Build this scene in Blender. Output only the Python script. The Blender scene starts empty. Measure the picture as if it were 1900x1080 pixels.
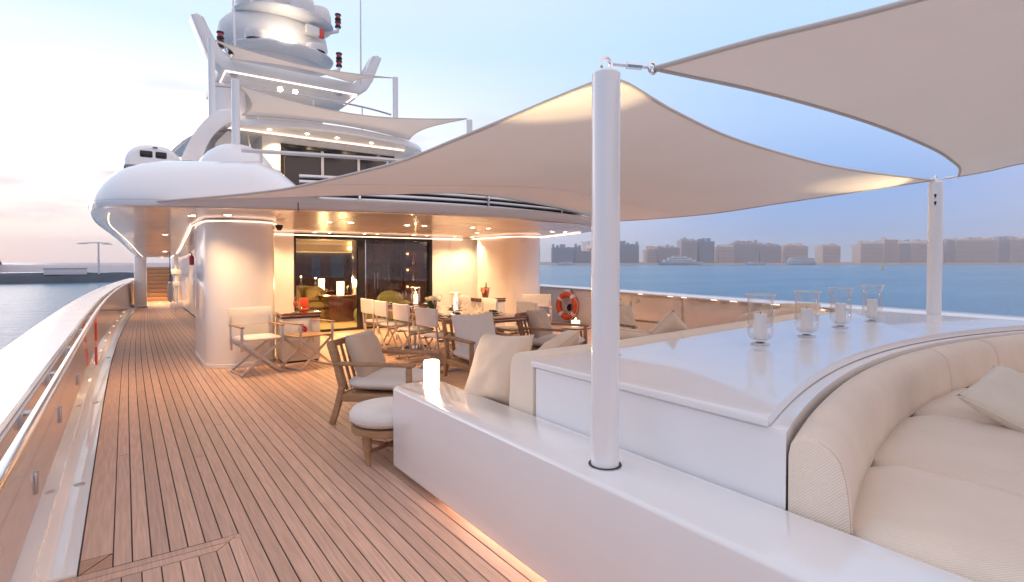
import bpy, bmesh, math, random
import numpy as np
from mathutils import Vector, Matrix, noise

rnd = random.Random(7)
R = math.radians
scene = bpy.context.scene
COL = scene.collection

# ---------------------------------------------------------------- camera
cam_data = bpy.data.cameras.new("camera")
cam_data.sensor_width = 36.0
cam_data.lens = 36.0 * 1000.0 / 1900.0
cam_data.shift_y = -0.0187
cam_data.clip_start = 0.05
cam_data.clip_end = 30000.0
cam = bpy.data.objects.new("camera", cam_data)
cam.location = (0.0, 0.0, 1.5)
cam.rotation_euler = (R(89.0), 0.0, R(-35.7))
COL.objects.link(cam)
scene.camera = cam

# ---------------------------------------------------------------- dusk sky
SUN_AZ, SUN_EL = R(-20.0), R(2.0)          # the afterglow lies just off the bow
world = bpy.data.worlds.new("World")
scene.world = world
world.use_nodes = True
wn, wl = world.node_tree.nodes, world.node_tree.links
wn.clear()

def N(tree, kind, **kw):
    n = tree.nodes.new(kind)
    for k, v in kw.items():
        if k.startswith("i_"):
            key = k[2:]
            key = int(key) if key.isdigit() else key
            n.inputs[key].default_value = v
        else:
            setattr(n, k, v)
    return n

def ramp(tree, stops, interp="LINEAR"):
    n = tree.nodes.new("ShaderNodeValToRGB")
    cr = n.color_ramp
    cr.interpolation = interp
    while len(cr.elements) < len(stops):
        cr.elements.new(0.5)
    for e, (p, c) in zip(cr.elements, stops):
        e.position = p
        e.color = (c[0], c[1], c[2], 1.0)
    return n

def build_sky():
    t = world.node_tree
    L = t.links.new
    tc = N(t, "ShaderNodeTexCoord")
    nrm = N(t, "ShaderNodeVectorMath", operation="NORMALIZE")
    L(tc.outputs["Generated"], nrm.inputs[0])
    sep = N(t, "ShaderNodeSeparateXYZ")
    L(nrm.outputs[0], sep.inputs[0])
    az = N(t, "ShaderNodeVectorMath", operation="DOT_PRODUCT")
    flat = N(t, "ShaderNodeCombineXYZ")
    L(sep.outputs[0], flat.inputs[0]); L(sep.outputs[1], flat.inputs[1])
    fn = N(t, "ShaderNodeVectorMath", operation="NORMALIZE")
    L(flat.outputs[0], fn.inputs[0])
    L(fn.outputs[0], az.inputs[0])
    az.inputs[1].default_value = (math.sin(SUN_AZ), math.cos(SUN_AZ), 0.0)
    warm = ramp(t, [(0.0, (0.88, 0.75, 0.75)), (0.05, (1.0, 0.87, 0.84)), (0.12, (1.02, 0.93, 0.92)),
                    (0.24, (0.95, 0.96, 1.0)), (0.36, (0.60, 0.76, 0.97)), (0.55, (0.66, 0.72, 0.88)), (1.0, (0.74, 0.70, 0.76))])
    cool = ramp(t, [(0.0, (0.42, 0.48, 0.64)), (0.05, (0.28, 0.39, 0.64)), (0.12, (0.23, 0.38, 0.71)),
                    (0.22, (0.36, 0.52, 0.82)), (0.36, (0.43, 0.62, 0.92)), (0.6, (0.62, 0.69, 0.87)), (1.0, (0.74, 0.70, 0.76))])
    anti = ramp(t, [(0.0, (0.56, 0.48, 0.56)), (0.10, (0.84, 0.64, 0.64)), (0.25, (0.90, 0.74, 0.74)), (0.5, (0.80, 0.73, 0.78)), (1.0, (0.74, 0.70, 0.76))])
    L(sep.outputs[2], warm.inputs[0]); L(sep.outputs[2], cool.inputs[0]); L(sep.outputs[2], anti.inputs[0])
    f = N(t, "ShaderNodeMapRange", interpolation_type="SMOOTHSTEP")
    f.inputs[1].default_value = 0.10; f.inputs[2].default_value = 0.99
    L(az.outputs["Value"], f.inputs[0])
    mx = N(t, "ShaderNodeMix", data_type="RGBA")
    g = N(t, "ShaderNodeMapRange", interpolation_type="SMOOTHSTEP")
    g.inputs[1].default_value = 0.05; g.inputs[2].default_value = -0.75
    L(az.outputs["Value"], g.inputs[0])
    m0 = N(t, "ShaderNodeMix", data_type="RGBA")
    L(g.outputs[0], m0.inputs[0]); L(cool.outputs[0], m0.inputs[6]); L(anti.outputs[0], m0.inputs[7])
    L(f.outputs[0], mx.inputs[0]); L(m0.outputs[2], mx.inputs[6]); L(warm.outputs[0], mx.inputs[7])
    # thin clouds, low over the horizon
    mp = N(t, "ShaderNodeMapping"); mp.inputs["Scale"].default_value = (2.2, 2.2, 11.0); mp.inputs["Location"].default_value = (0.35, 0.2, 0.1)
    L(nrm.outputs[0], mp.inputs[0])
    nz = N(t, "ShaderNodeTexNoise"); nz.inputs["Scale"].default_value = 1.7; nz.inputs["Detail"].default_value = 6.0; nz.inputs["Roughness"].default_value = 0.55
    L(mp.outputs[0], nz.inputs["Vector"])
    cl = N(t, "ShaderNodeMapRange", interpolation_type="SMOOTHSTEP"); cl.inputs[1].default_value = 0.50; cl.inputs[2].default_value = 0.66
    L(nz.outputs[0], cl.inputs[0])
    band = ramp(t, [(0.0, (0.25,)*3), (0.10, (0.75,)*3), (0.2, (0.9,)*3), (0.30, (0.15,)*3), (0.42, (0,)*3)])
    L(sep.outputs[2], band.inputs[0])
    m1 = N(t, "ShaderNodeMath", operation="MULTIPLY"); L(cl.outputs[0], m1.inputs[0]); L(band.outputs[0], m1.inputs[1])
    m2 = N(t, "ShaderNodeMath", operation="MULTIPLY"); L(m1.outputs[0], m2.inputs[0]); L(f.outputs[0], m2.inputs[1])
    mc = N(t, "ShaderNodeMix", data_type="RGBA"); mc.inputs[7].default_value = (0.54, 0.54, 0.66, 1)
    L(m2.outputs[0], mc.inputs[0]); L(mx.outputs[2], mc.inputs[6])
    bg = N(t, "ShaderNodeBackground"); bg.inputs[1].default_value = 0.85
    L(mc.outputs[2], bg.inputs[0])
    sky = N(t, "ShaderNodeTexSky", sky_type="NISHITA")
    sky.sun_disc = False; sky.sun_elevation = SUN_EL; sky.sun_rotation = SUN_AZ
    bg2 = N(t, "ShaderNodeBackground"); bg2.inputs[1].default_value = 0.012
    L(sky.outputs[0], bg2.inputs[0])
    add = N(t, "ShaderNodeAddShader")
    L(bg.outputs[0], add.inputs[0]); L(bg2.outputs[0], add.inputs[1])
    out = N(t, "ShaderNodeOutputWorld")
    L(add.outputs[0], out.inputs[0])
build_sky()

sun = bpy.data.lights.new("sun", "SUN")
sun.energy = 0.3; sun.angle = R(30); sun.color = (1.0, 0.84, 0.78)
so = bpy.data.objects.new("sun", sun)
_d = Vector((math.sin(SUN_AZ) * math.cos(R(9)), math.cos(SUN_AZ) * math.cos(R(9)), math.sin(R(9))))
so.rotation_euler = _d.to_track_quat("Z", "Y").to_euler()
so.location = (0, 0, 30)
COL.objects.link(so)

scene.view_settings.view_transform = "Standard"
scene.view_settings.look = "None"
scene.view_settings.exposure = 0.57
scene.view_settings.gamma = 1.0
scene.view_settings.use_curve_mapping = False
try:
    scene.cycles.use_denoising = True
    scene.cycles.max_bounces = 8
    scene.cycles.diffuse_bounces = 4
    scene.cycles.transparent_max_bounces = 16
    scene.cycles.sample_clamp_indirect = 6.0
    scene.cycles.caustics_reflective = False
    scene.cycles.caustics_refractive = False
except Exception:
    pass

# ---------------------------------------------------------------- materials
def mat(name, color, rough=0.5, metal=0.0, coat=0.0, var=0.0, vscale=6.0, bump=0.0, bscale=60.0,
        stretch=None, rand=0.0, spec=0.5, rvar=0.0, sheen=0.0, coat_rough=0.04):
    m = bpy.data.materials.new(name); m.use_nodes = True
    t = m.node_tree; L = t.links.new
    b = t.nodes["Principled BSDF"]
    b.inputs["Base Color"].default_value = (*color, 1); b.inputs["Roughness"].default_value = rough
    b.inputs["Metallic"].default_value = metal; b.inputs["Coat Weight"].default_value = coat
    b.inputs["Coat Roughness"].default_value = coat_rough
    b.inputs["Specular IOR Level"].default_value = spec
    if sheen:
        b.inputs["Sheen Weight"].default_value = sheen
    if var or bump or rvar or rand:
        tc = N(t, "ShaderNodeTexCoord")
        mp = N(t, "ShaderNodeMapping")
        if stretch: mp.inputs["Scale"].default_value = stretch
        L(tc.outputs["Object"], mp.inputs[0])
        nz = N(t, "ShaderNodeTexNoise"); nz.inputs["Scale"].default_value = vscale; nz.inputs["Detail"].default_value = 5
        L(mp.outputs[0], nz.inputs["Vector"])
        if var or rand:
            oi = N(t, "ShaderNodeObjectInfo")
            a = N(t, "ShaderNodeMapRange"); a.inputs[1].default_value = .25; a.inputs[2].default_value = .75
            a.inputs[3].default_value = 1 - var; a.inputs[4].default_value = 1 + var
            L(nz.outputs[0], a.inputs[0])
            r = N(t, "ShaderNodeMapRange"); r.inputs[3].default_value = 1 - rand; r.inputs[4].default_value = 1 + rand
            L(oi.outputs["Random"], r.inputs[0])
            mu = N(t, "ShaderNodeMath", operation="MULTIPLY"); L(a.outputs[0], mu.inputs[0]); L(r.outputs[0], mu.inputs[1])
            sc = N(t, "ShaderNodeVectorMath", operation="SCALE"); sc.inputs[0].default_value = color
            L(mu.outputs[0], sc.inputs["Scale"]); L(sc.outputs[0], b.inputs["Base Color"])
        if rvar:
            rr = N(t, "ShaderNodeMapRange"); rr.inputs[3].default_value = max(0.01, rough - rvar); rr.inputs[4].default_value = rough + rvar
            L(nz.outputs[0], rr.inputs[0]); L(rr.outputs[0], b.inputs["Roughness"])
        if bump:
            n2 = N(t, "ShaderNodeTexNoise"); n2.inputs["Scale"].default_value = bscale; n2.inputs["Detail"].default_value = 3
            L(mp.outputs[0], n2.inputs["Vector"])
            bp = N(t, "ShaderNodeBump"); bp.inputs["Strength"].default_value = bump; bp.inputs["Distance"].default_value = 0.01
            L(n2.outputs[0], bp.inputs["Height"]); L(bp.outputs[0], b.inputs["Normal"])
    return m

def emis(name, color, strength, base=(0.8, 0.8, 0.8)):
    m = bpy.data.materials.new(name); m.use_nodes = True
    b = m.node_tree.nodes["Principled BSDF"]
    b.inputs["Base Color"].default_value = (*base, 1); b.inputs["Roughness"].default_value = .4
    b.inputs["Emission Color"].default_value = (*color, 1); b.inputs["Emission Strength"].default_value = strength
    return m

def glassy(name, tint=(1, 1, 1), gloss=0.10, rough=0.02, fac=0.08, top=.75):
    """thin clear pane: transparent with a fresnel mirror on top"""
    m = bpy.data.materials.new(name); m.use_nodes = True
    t = m.node_tree; t.nodes.clear(); L = t.links.new
    out = N(t, "ShaderNodeOutputMaterial")
    tr = N(t, "ShaderNodeBsdfTransparent"); tr.inputs[0].default_value = (*tint, 1)
    gl = N(t, "ShaderNodeBsdfGlossy"); gl.inputs["Roughness"].default_value = rough
    lw = N(t, "ShaderNodeLayerWeight"); lw.inputs[0].default_value = 0.25
    mr = N(t, "ShaderNodeMapRange"); mr.inputs[3].default_value = fac; mr.inputs[4].default_value = min(1, fac + top)
    L(lw.outputs["Facing"], mr.inputs[0])
    mx = N(t, "ShaderNodeMixShader"); L(mr.outputs[0], mx.inputs[0]); L(tr.outputs[0], mx.inputs[1]); L(gl.outputs[0], mx.inputs[2])
    L(mx.outputs[0], out.inputs[0])
    return m

def canvas(name, color, trans=0.3):
    m = bpy.data.materials.new(name); m.use_nodes = True
    t = m.node_tree; t.nodes.clear(); L = t.links.new
    out = N(t, "ShaderNodeOutputMaterial")
    tc = N(t, "ShaderNodeTexCoord")
    nz = N(t, "ShaderNodeTexNoise"); nz.inputs["Scale"].default_value = 1.3; nz.inputs["Detail"].default_value = 6
    L(tc.outputs["Object"], nz.inputs["Vector"])
    a = N(t, "ShaderNodeMapRange"); a.inputs[3].default_value = .95; a.inputs[4].default_value = 1.05; L(nz.outputs[0], a.inputs[0])
    sc = N(t, "ShaderNodeVectorMath", operation="SCALE"); sc.inputs[0].default_value = color; L(a.outputs[0], sc.inputs["Scale"])
    n2 = N(t, "ShaderNodeTexNoise"); n2.inputs["Scale"].default_value = 350; L(tc.outputs["Object"], n2.inputs["Vector"])
    bp = N(t, "ShaderNodeBump"); bp.inputs["Strength"].default_value = .12; bp.inputs["Distance"].default_value = .003; L(n2.outputs[0], bp.inputs["Height"])
    d = N(t, "ShaderNodeBsdfDiffuse"); s = N(t, "ShaderNodeBsdfTranslucent")
    L(sc.outputs[0], d.inputs[0]); L(sc.outputs[0], s.inputs[0]); L(bp.outputs[0], d.inputs["Normal"])
    mx = N(t, "ShaderNodeMixShader"); mx.inputs[0].default_value = trans
    L(d.outputs[0], mx.inputs[1]); L(s.outputs[0], mx.inputs[2]); L(mx.outputs[0], out.inputs[0])
    return m

def ribbed(name, color):
    """cream outdoor fabric with a fine woven rib"""
    m = bpy.data.materials.new(name); m.use_nodes = True
    t = m.node_tree; L = t.links.new; b = t.nodes["Principled BSDF"]
    b.inputs["Roughness"].default_value = .85; b.inputs["Sheen Weight"].default_value = .25
    tc = N(t, "ShaderNodeTexCoord")
    w = N(t, "ShaderNodeTexWave", wave_type="BANDS", bands_direction="DIAGONAL"); w.inputs["Scale"].default_value = 58; w.inputs["Distortion"].default_value = .5
    L(tc.outputs["Object"], w.inputs["Vector"])
    nz = N(t, "ShaderNodeTexNoise"); nz.inputs["Scale"].default_value = 4; nz.inputs["Detail"].default_value = 6; L(tc.outputs["Object"], nz.inputs["Vector"])
    ad = N(t, "ShaderNodeMath", operation="MULTIPLY_ADD"); ad.inputs[1].default_value = .17; L(w.outputs["Fac"], ad.inputs[0])
    mr = N(t, "ShaderNodeMapRange"); mr.inputs[3].default_value = .80; mr.inputs[4].default_value = 1.0; L(nz.outputs[0], mr.inputs[0]); L(mr.outputs[0], ad.inputs[2])
    sc = N(t, "ShaderNodeVectorMath", operation="SCALE"); sc.inputs[0].default_value = color; L(ad.outputs[0], sc.inputs["Scale"]); L(sc.outputs[0], b.inputs["Base Color"])
    bp = N(t, "ShaderNodeBump"); bp.inputs["Strength"].default_value = .25; bp.inputs["Distance"].default_value = .004
    L(w.outputs["Fac"], bp.inputs["Height"])
    n3 = N(t, "ShaderNodeTexNoise"); n3.inputs["Scale"].default_value = 5.5; n3.inputs["Detail"].default_value = 4; n3.inputs["Distortion"].default_value = .8; L(tc.outputs["Object"], n3.inputs["Vector"])
    b2 = N(t, "ShaderNodeBump"); b2.inputs["Strength"].default_value = .35; b2.inputs["Distance"].default_value = .03
    L(n3.outputs[0], b2.inputs["Height"]); L(bp.outputs[0], b2.inputs["Normal"]); L(b2.outputs[0], b.inputs["Normal"])
    return m

M = {}
M["white"] = mat("white_gelcoat", (.85, .84, .85), .24, coat=.7, var=.02, vscale=1.5, rvar=.06, coat_rough=.05)
M["white_soft"] = mat("white_satin", (.74, .73, .73), .4, var=.03, vscale=3)
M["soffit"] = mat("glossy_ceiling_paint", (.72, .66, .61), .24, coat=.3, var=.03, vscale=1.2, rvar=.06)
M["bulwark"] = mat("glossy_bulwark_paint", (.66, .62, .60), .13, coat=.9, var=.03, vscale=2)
M["blue_white"] = mat("pale_wall_paint", (.76, .77, .79), .3, coat=.3, var=.02, vscale=3)
M["grey"] = mat("grey_paint", (.45, .46, .48), .35, var=.04)
M["teak"] = mat("teak_deck", (.63, .405, .305), .45, var=.20, vscale=5, stretch=(14, .7, 1), rand=.13, bump=.08, bscale=30, rvar=.1)
M["teak_step"] = mat("teak_steps", (.50, .28, .15), .45, var=.15, vscale=6, stretch=(1, 12, 12), rand=.05)
M["teak_margin"] = mat("teak_margin", (.48, .27, .17), .42, var=.15, vscale=6, stretch=(3, 3, 1), rand=.08)
M["caulk"] = mat("black_caulking", (.028, .02, .02), .6)
M["chrome"] = mat("polished_steel", (.82, .82, .84), .08, metal=1, rvar=.03, vscale=20)
M["steel"] = mat("brushed_steel", (.55, .55, .57), .28, metal=1)
M["alu"] = mat("silver_aluminium", (.62, .60, .60), .38, metal=.75, var=.04)
M["canvas"] = canvas("awning_canvas", (.85, .765, .70), .23)
M["hem"] = canvas("awning_hem", (.72, .65, .60), .15)
M["chair_canvas"] = mat("white_canvas", (.82, .79, .76), .85, var=.05, vscale=6, bump=.2, bscale=120, sheen=.2)
M["cushion"] = mat("white_cushion", (.78, .74, .70), .9, var=.05, vscale=5, bump=.25, bscale=90, sheen=.3)
M["pillow"] = mat("beige_pillow", (.76, .59, .44), .9, var=.06, vscale=5, bump=.35, bscale=25, sheen=.3)
M["greige"] = mat("greige_pillow", (.58, .46, .36), .9, var=.06, vscale=5, bump=.35, bscale=22, sheen=.3)
M["cream"] = ribbed("cream_upholstery", (.86, .72, .59))
M["wood"] = mat("oiled_teak", (.40, .235, .13), .45, var=.2, vscale=9, stretch=(1, 1, 5), rand=.06, bump=.06, bscale=60)
M["mahogany"] = mat("varnished_mahogany", (.13, .038, .02), .12, coat=1, var=.3, vscale=5, stretch=(6, .8, 1))
M["darkwood"] = mat("dark_panelling", (.045, .014, .012), .22, coat=.5, var=.3, vscale=4, stretch=(5, 5, .7))
M["black"] = mat("black_frame", (.012, .011, .012), .25)
M["dark_rubber"] = mat("dark_rubber", (.03, .03, .035), .6)
M["glass"] = glassy("clear_glass", (.99, .99, .99), fac=.015, top=.5)
M["pane"] = glassy("window_pane", (.96, .95, .93), fac=.03, top=.6)
M["rim_glass"] = mat("thick_glass_lip", (.72, .68, .66), .06, coat=.8, spec=.8)
M["dusk_pane"] = glassy("dark_tinted_pane", (.22, .24, .28), fac=.05)
M["pillow_light"] = mat("light_beige_pillow", (.80, .70, .58), .9, var=.05, vscale=5, bump=.3, bscale=25, sheen=.3)
M["tint"] = mat("tinted_glass", (.02, .02, .028), .04, spec=.4)
M["wax"] = mat("white_wax", (.93, .91, .89), .35, var=.01)
M["led"] = emis("warm_led_strip", (1.0, .68, .50), 1.7)
M["glint_soft"] = emis("soft_glint_glow", (1.0, .72, .52), .7)
M["led_low"] = emis("warm_floor_strip", (1.0, .62, .42), 5.0)
M["led_up"] = emis("pink_led_strip", (1.0, .68, .54), 1.5)
M["lamp"] = emis("lamp_disc", (1.0, .76, .48), 22.0)
M["flame"] = emis("flame", (1.0, .62, .22), 25.0)
M["glow_wax"] = emis("lit_wax", (1.0, .78, .58), 1.15, (.85, .8, .75))
M["shade"] = emis("lit_lamp_shade", (1.0, .72, .36), 2.0, (.9, .8, .6))
M["cove"] = emis("cove_light", (1.0, .66, .28), 3.5)
M["curtain_glow"] = emis("glowing_curtain", (1.0, .6, .25), .8)
M["red"] = mat("red_paint", (.62, .05, .03), .3, coat=.3)
M["orange"] = mat("orange_red_plastic", (.72, .09, .025), .4, var=.05)
M["crimson"] = mat("crimson_enamel", (.45, .02, .05), .3, coat=.4)
M["pink"] = mat("pink_plastic", (.75, .35, .35), .4)
M["carpet"] = mat("olive_carpet", (.50, .40, .18), .95, var=.1, vscale=20, bump=.4, bscale=120)
M["sofa_olive"] = mat("olive_sofa", (.30, .22, .09), .9, var=.08, vscale=8, bump=.2)
M["green_fabric"] = mat("moss_green_fabric", (.24, .25, .07), .9, var=.08, vscale=8, bump=.2)
M["ceil_in"] = mat("saloon_ceiling", (.62, .48, .30), .4, var=.05)
M["leaf"] = mat("dark_leaves", (.02, .06, .02), .5, var=.3, vscale=30)
M["petal"] = mat("cream_petals", (.75, .70, .52), .7, var=.1, vscale=20)
M["napkin"] = mat("green_napkin", (.03, .05, .035), .8, var=.1)
M["plate"] = mat("dark_plate", (.10, .05, .035), .15, coat=.8)
M["copper"] = mat("rosy_metal", (.85, .55, .45), .15, metal=1)
M["bottle"] = mat("green_bottle_glass", (.05, .08, .02), .1, coat=.5)
M["drink"] = mat("orange_drink", (.75, .13, .02), .15, coat=.5)
M["yellow"] = mat("yellow_buoy_paint", (.60, .48, .08), .5, var=.1)
M["rope"] = mat("pale_rope", (.70, .55, .45), .8)
M["rock"] = mat("breakwater_rock", (.05, .065, .09), .9, var=.5, vscale=.12, bump=.5, bscale=.5)
M["sand"] = mat("pale_sand", (.36, .29, .27), .95, var=.1, vscale=.02)
M["ship_white"] = mat("distant_white_hull", (.60, .60, .64), .4, var=.05, vscale=.1)
def facade(n, c): return mat(n, c, .8, var=.1, vscale=.06, rand=.05)
M["b_blue"] = facade("blue_grey_facade", (.20, .31, .46))
M["b_grey"] = facade("mauve_grey_facade", (.50, .44, .46))
M["b_beige"] = facade("beige_facade", (.72, .58, .50))
M["b_dark"] = facade("slate_facade", (.25, .32, .41))
M["win_far"] = mat("distant_window", (.30, .29, .33), .3)

# ---------------------------------------------------------------- helpers
def nb(): return bmesh.new()

def new(name, bm, m, parent=None, w=False, smooth=38, label=None, kind=None, cat=None, group=None):
    me = bpy.data.meshes.new(name)
    bm.normal_update(); bm.to_mesh(me); bm.free()
    me.materials.append(M[m] if isinstance(m, str) else m)
    if smooth:
        me.polygons.foreach_set("use_smooth", [True] * len(me.polygons))
        me.set_sharp_from_angle(angle=R(smooth))
    o = bpy.data.objects.new(name, me); COL.objects.link(o)
    if parent is not None:
        o.parent = parent
        if w and parent.parent is None: o.location = -parent.location
    for k, v in (("label", label), ("kind", kind), ("category", cat), ("group", group)):
        if v: o[k] = v
    return o

def thing(name, label, cat, loc=(0, 0, 0), rz=0.0, group=None, kind=None):
    o = bpy.data.objects.new(name, None); COL.objects.link(o)
    o.empty_display_size = .2
    o.location = loc; o.rotation_euler = (0, 0, rz)
    o["label"] = label; o["category"] = cat
    if group: o["group"] = group
    if kind: o["kind"] = kind
    return o

def dup(root, loc, rz, label=None):
    r = root.copy(); COL.objects.link(r); r.location = loc; r.rotation_euler = (0, 0, rz)
    if label: r["label"] = label
    for ch in list(root.children):
        c = ch.copy(); COL.objects.link(c); c.parent = r
        for g in ch.children:
            d = g.copy(); COL.objects.link(d); d.parent = c
    return r

def box(bm, a, b, bev=0.0, seg=2, mtx=None):
    a = Vector(a); b = Vector(b)
    r = bmesh.ops.create_cube(bm, size=1.0, matrix=Matrix.Translation((a + b) / 2) @ Matrix.Diagonal((*(b - a), 1.0)))
    vs = r["verts"]
    if bev:
        es = list({e for v in vs for e in v.link_edges})
        g = bmesh.ops.bevel(bm, geom=es, offset=bev, offset_type="OFFSET", segments=seg, profile=.5, affect="EDGES", clamp_overlap=True)
        vs = list({v for f in g["faces"] for v in f.verts} | {v for v in vs if v.is_valid})
    if mtx is not None: bmesh.ops.transform(bm, matrix=mtx, verts=vs)
    return vs

def bar(bm, p, q, wd, th, bev=0.0, up=(0, 0, 1)):
    p = Vector(p); q = Vector(q); d = q - p; L = d.length; d.normalize()
    u = Vector(up)
    if abs(d.dot(u)) > .98: u = Vector((0, 1, 0))
    s = d.cross(u).normalized(); n = s.cross(d)
    m = Matrix((( s.x, d.x, n.x, 0), (s.y, d.y, n.y, 0), (s.z, d.z, n.z, 0), (0, 0, 0, 1)))
    return box(bm, (-wd / 2, 0, -th / 2), (wd / 2, L, th / 2), bev, 2, Matrix.Translation(p) @ m)

def tube(bm, pts, r, n=10, cap=True, closed=False):
    pts = [Vector(p) for p in pts]; rs = r if isinstance(r, (list, tuple)) else [r] * len(pts)
    rings = []; nrm = None
    for i, p in enumerate(pts):
        if closed: d = pts[(i + 1) % len(pts)] - pts[i - 1]
        else: d = pts[min(i + 1, len(pts) - 1)] - pts[max(i - 1, 0)]
        d.normalize()
        if nrm is None:
            nrm = d.orthogonal().normalized()
        else:
            nrm = (nrm - d * nrm.dot(d)).normalized()
        b = d.cross(nrm)
        rings.append([bm.verts.new(p + (nrm * math.cos(2 * math.pi * k / n) + b * math.sin(2 * math.pi * k / n)) * rs[i]) for k in range(n)])
    R_ = len(rings)
    for i in range(R_ if closed else R_ - 1):
        A, B = rings[i], rings[(i + 1) % R_]
        for k in range(n):
            bm.faces.new((A[k], A[(k + 1) % n], B[(k + 1) % n], B[k]))
    if cap and not closed:
        bm.faces.new(list(reversed(rings[0]))); bm.faces.new(rings[-1])

def lathe(bm, prof, n=20, c=(0, 0, 0), sx=1.0, sy=1.0, a0=0.0, a1=2 * math.pi):
    full = abs(a1 - a0 - 2 * math.pi) < 1e-6
    k_ = n if full else n + 1
    rings = []
    for r, z in prof:
        if r < 1e-5:
            rings.append([bm.verts.new((c[0], c[1], c[2] + z))])
        else:
            rings.append([bm.verts.new((c[0] + sx * r * math.cos(a0 + (a1 - a0) * k / n), c[1] + sy * r * math.sin(a0 + (a1 - a0) * k / n), c[2] + z)) for k in range(k_)])
    for A, B in zip(rings, rings[1:]):
        for k in range(n):
            k2 = (k + 1) % k_
            if len(A) == 1 and len(B) == 1: continue
            if len(A) == 1: bm.faces.new((A[0], B[k2], B[k]))
            elif len(B) == 1: bm.faces.new((A[k], A[k2], B[0]))
            else: bm.faces.new((A[k], A[k2], B[k2], B[k]))

def gridf(bm, rows, close_u=False):
    vs = [[bm.verts.new(p) for p in row] for row in rows]
    for A, B in zip(vs, vs[1:]):
        n = len(A)
        for k in range(n if close_u else n - 1):
            bm.faces.new((A[k], A[(k + 1) % n], B[(k + 1) % n], B[k]))
    return vs

def prism(bm, poly, z0, z1, bev=0.0, seg=2):
    """poly counter-clockwise list of (x,y)"""
    lo = [bm.verts.new((x, y, z0)) for x, y in poly]; hi = [bm.verts.new((x, y, z1)) for x, y in poly]
    n = len(poly); fs = [bm.faces.new(hi), bm.faces.new(list(reversed(lo)))]
    for i in range(n):
        fs.append(bm.faces.new((lo[i], lo[(i + 1) % n], hi[(i + 1) % n], hi[i])))
    if bev:
        es = [e for f in fs[:2] for e in f.edges]
        bmesh.ops.bevel(bm, geom=list(set(es)), offset=bev, offset_type="OFFSET", segments=seg, profile=.5, affect="EDGES", clamp_overlap=True)

def puff(bm, w, d, t, e=4.0, n=10, mtx=None, wr=0.0, seed=0, et=2.2):
    """soft cushion: super-ellipsoid of half sizes w/2,d/2,t/2, creased a little by noise"""
    tmp = nb()
    bmesh.ops.create_cube(tmp, size=2.0)
    bmesh.ops.subdivide_edges(tmp, edges=tmp.edges[:], cuts=n, use_grid_fill=True)
    for v in tmp.verts:
        p = v.co
        m = (abs(p.x) ** e + abs(p.y) ** e) ** (1 / e)
        k = (m ** et + abs(p.z) ** et) ** (1 / et)
        q = p / k
        q = Vector((q.x * w / 2, q.y * d / 2, q.z * t / 2))
        if wr:
            nn = noise.noise(q * 9 + Vector((seed * 7.1, 0, 0))) + .5 * noise.noise(q * 22 + Vector((seed * 3.1, 5, 0)))
            q *= 1 + wr * nn
        v.co = q
    if mtx is not None: bmesh.ops.transform(tmp, matrix=mtx, verts=tmp.verts[:])
    me = bpy.data.meshes.new("tmp"); tmp.to_mesh(me); tmp.free(); bm.from_mesh(me); bpy.data.meshes.remove(me)

def throw_pillow(bm, w, h, t, mtx=None, seed=0, n=18):
    """square pillow with pinched corners and soft creases"""
    tmp = nb(); rows = {}
    for s in (1, -1):
        for i in range(n + 1):
            for j in range(n + 1):
                u = -1 + 2 * i / n; v = -1 + 2 * j / n
                edge = (1 - u ** 4) * (1 - v ** 4)
                z = s * t / 2 * max(edge, 0) ** .55
                pin = 1 - .07 * (1 - u * u) * abs(v) ** 3; pin2 = 1 - .07 * (1 - v * v) * abs(u) ** 3
                x = u * w / 2 * pin2; y = v * h / 2 * pin
                nn = noise.noise(Vector((u * 2.2 + seed * 5.3, v * 2.2, s))) * .18 + noise.noise(Vector((u * 5 + seed, v * 5, s * 3))) * .07
                z += nn * t * .5 * max(edge, 0) ** .7
                if edge <= 1e-9 and s == -1: continue
                rows[(s, i, j)] = tmp.verts.new((x, y, z))
    def g(s, i, j): return rows.get((s, i, j)) or rows[(1, i, j)]
    for s in (1, -1):
        for i in range(n):
            for j in range(n):
                q = (g(s, i, j), g(s, i + 1, j), g(s, i + 1, j + 1), g(s, i, j + 1))
                tmp.faces.new(q if s == 1 else q[::-1])
    if mtx is not None: bmesh.ops.transform(tmp, matrix=mtx, verts=tmp.verts[:])
    me = bpy.data.meshes.new("tmp"); tmp.to_mesh(me); tmp.free(); bm.from_mesh(me); bpy.data.meshes.remove(me)

def smooth_path(pts, n):
    """Catmull-Rom through pts, resampled evenly to n points"""
    P = [np.array(p, float) for p in pts]; P = [2 * P[0] - P[1]] + P + [2 * P[-1] - P[-2]]
    out = []
    for i in range(1, len(P) - 2):
        for t in np.linspace(0, 1, 16, endpoint=False):
            a, b, c, d = P[i - 1:i + 3]
            out.append(.5 * ((2 * b) + (-a + c) * t + (2 * a - 5 * b + 4 * c - d) * t * t + (-a + 3 * b - 3 * c + d) * t ** 3))
    out.append(P[-2]); out = np.array(out)
    s = np.concatenate([[0], np.cumsum(np.linalg.norm(np.diff(out, axis=0), axis=1))])
    tt = np.linspace(0, s[-1], n)
    return [tuple(np.interp(x, s, out[:, k]) for k in range(out.shape[1])) for x in tt]

def normals2d(path):
    """left-hand normals of a 2-D path"""
    out = []
    for i in range(len(path)):
        a = path[max(i - 1, 0)]; b = path[min(i + 1, len(path) - 1)]
        dx, dy = b[0] - a[0], b[1] - a[1]; l = math.hypot(dx, dy) or 1
        out.append((-dy / l, dx / l))
    return out

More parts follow.
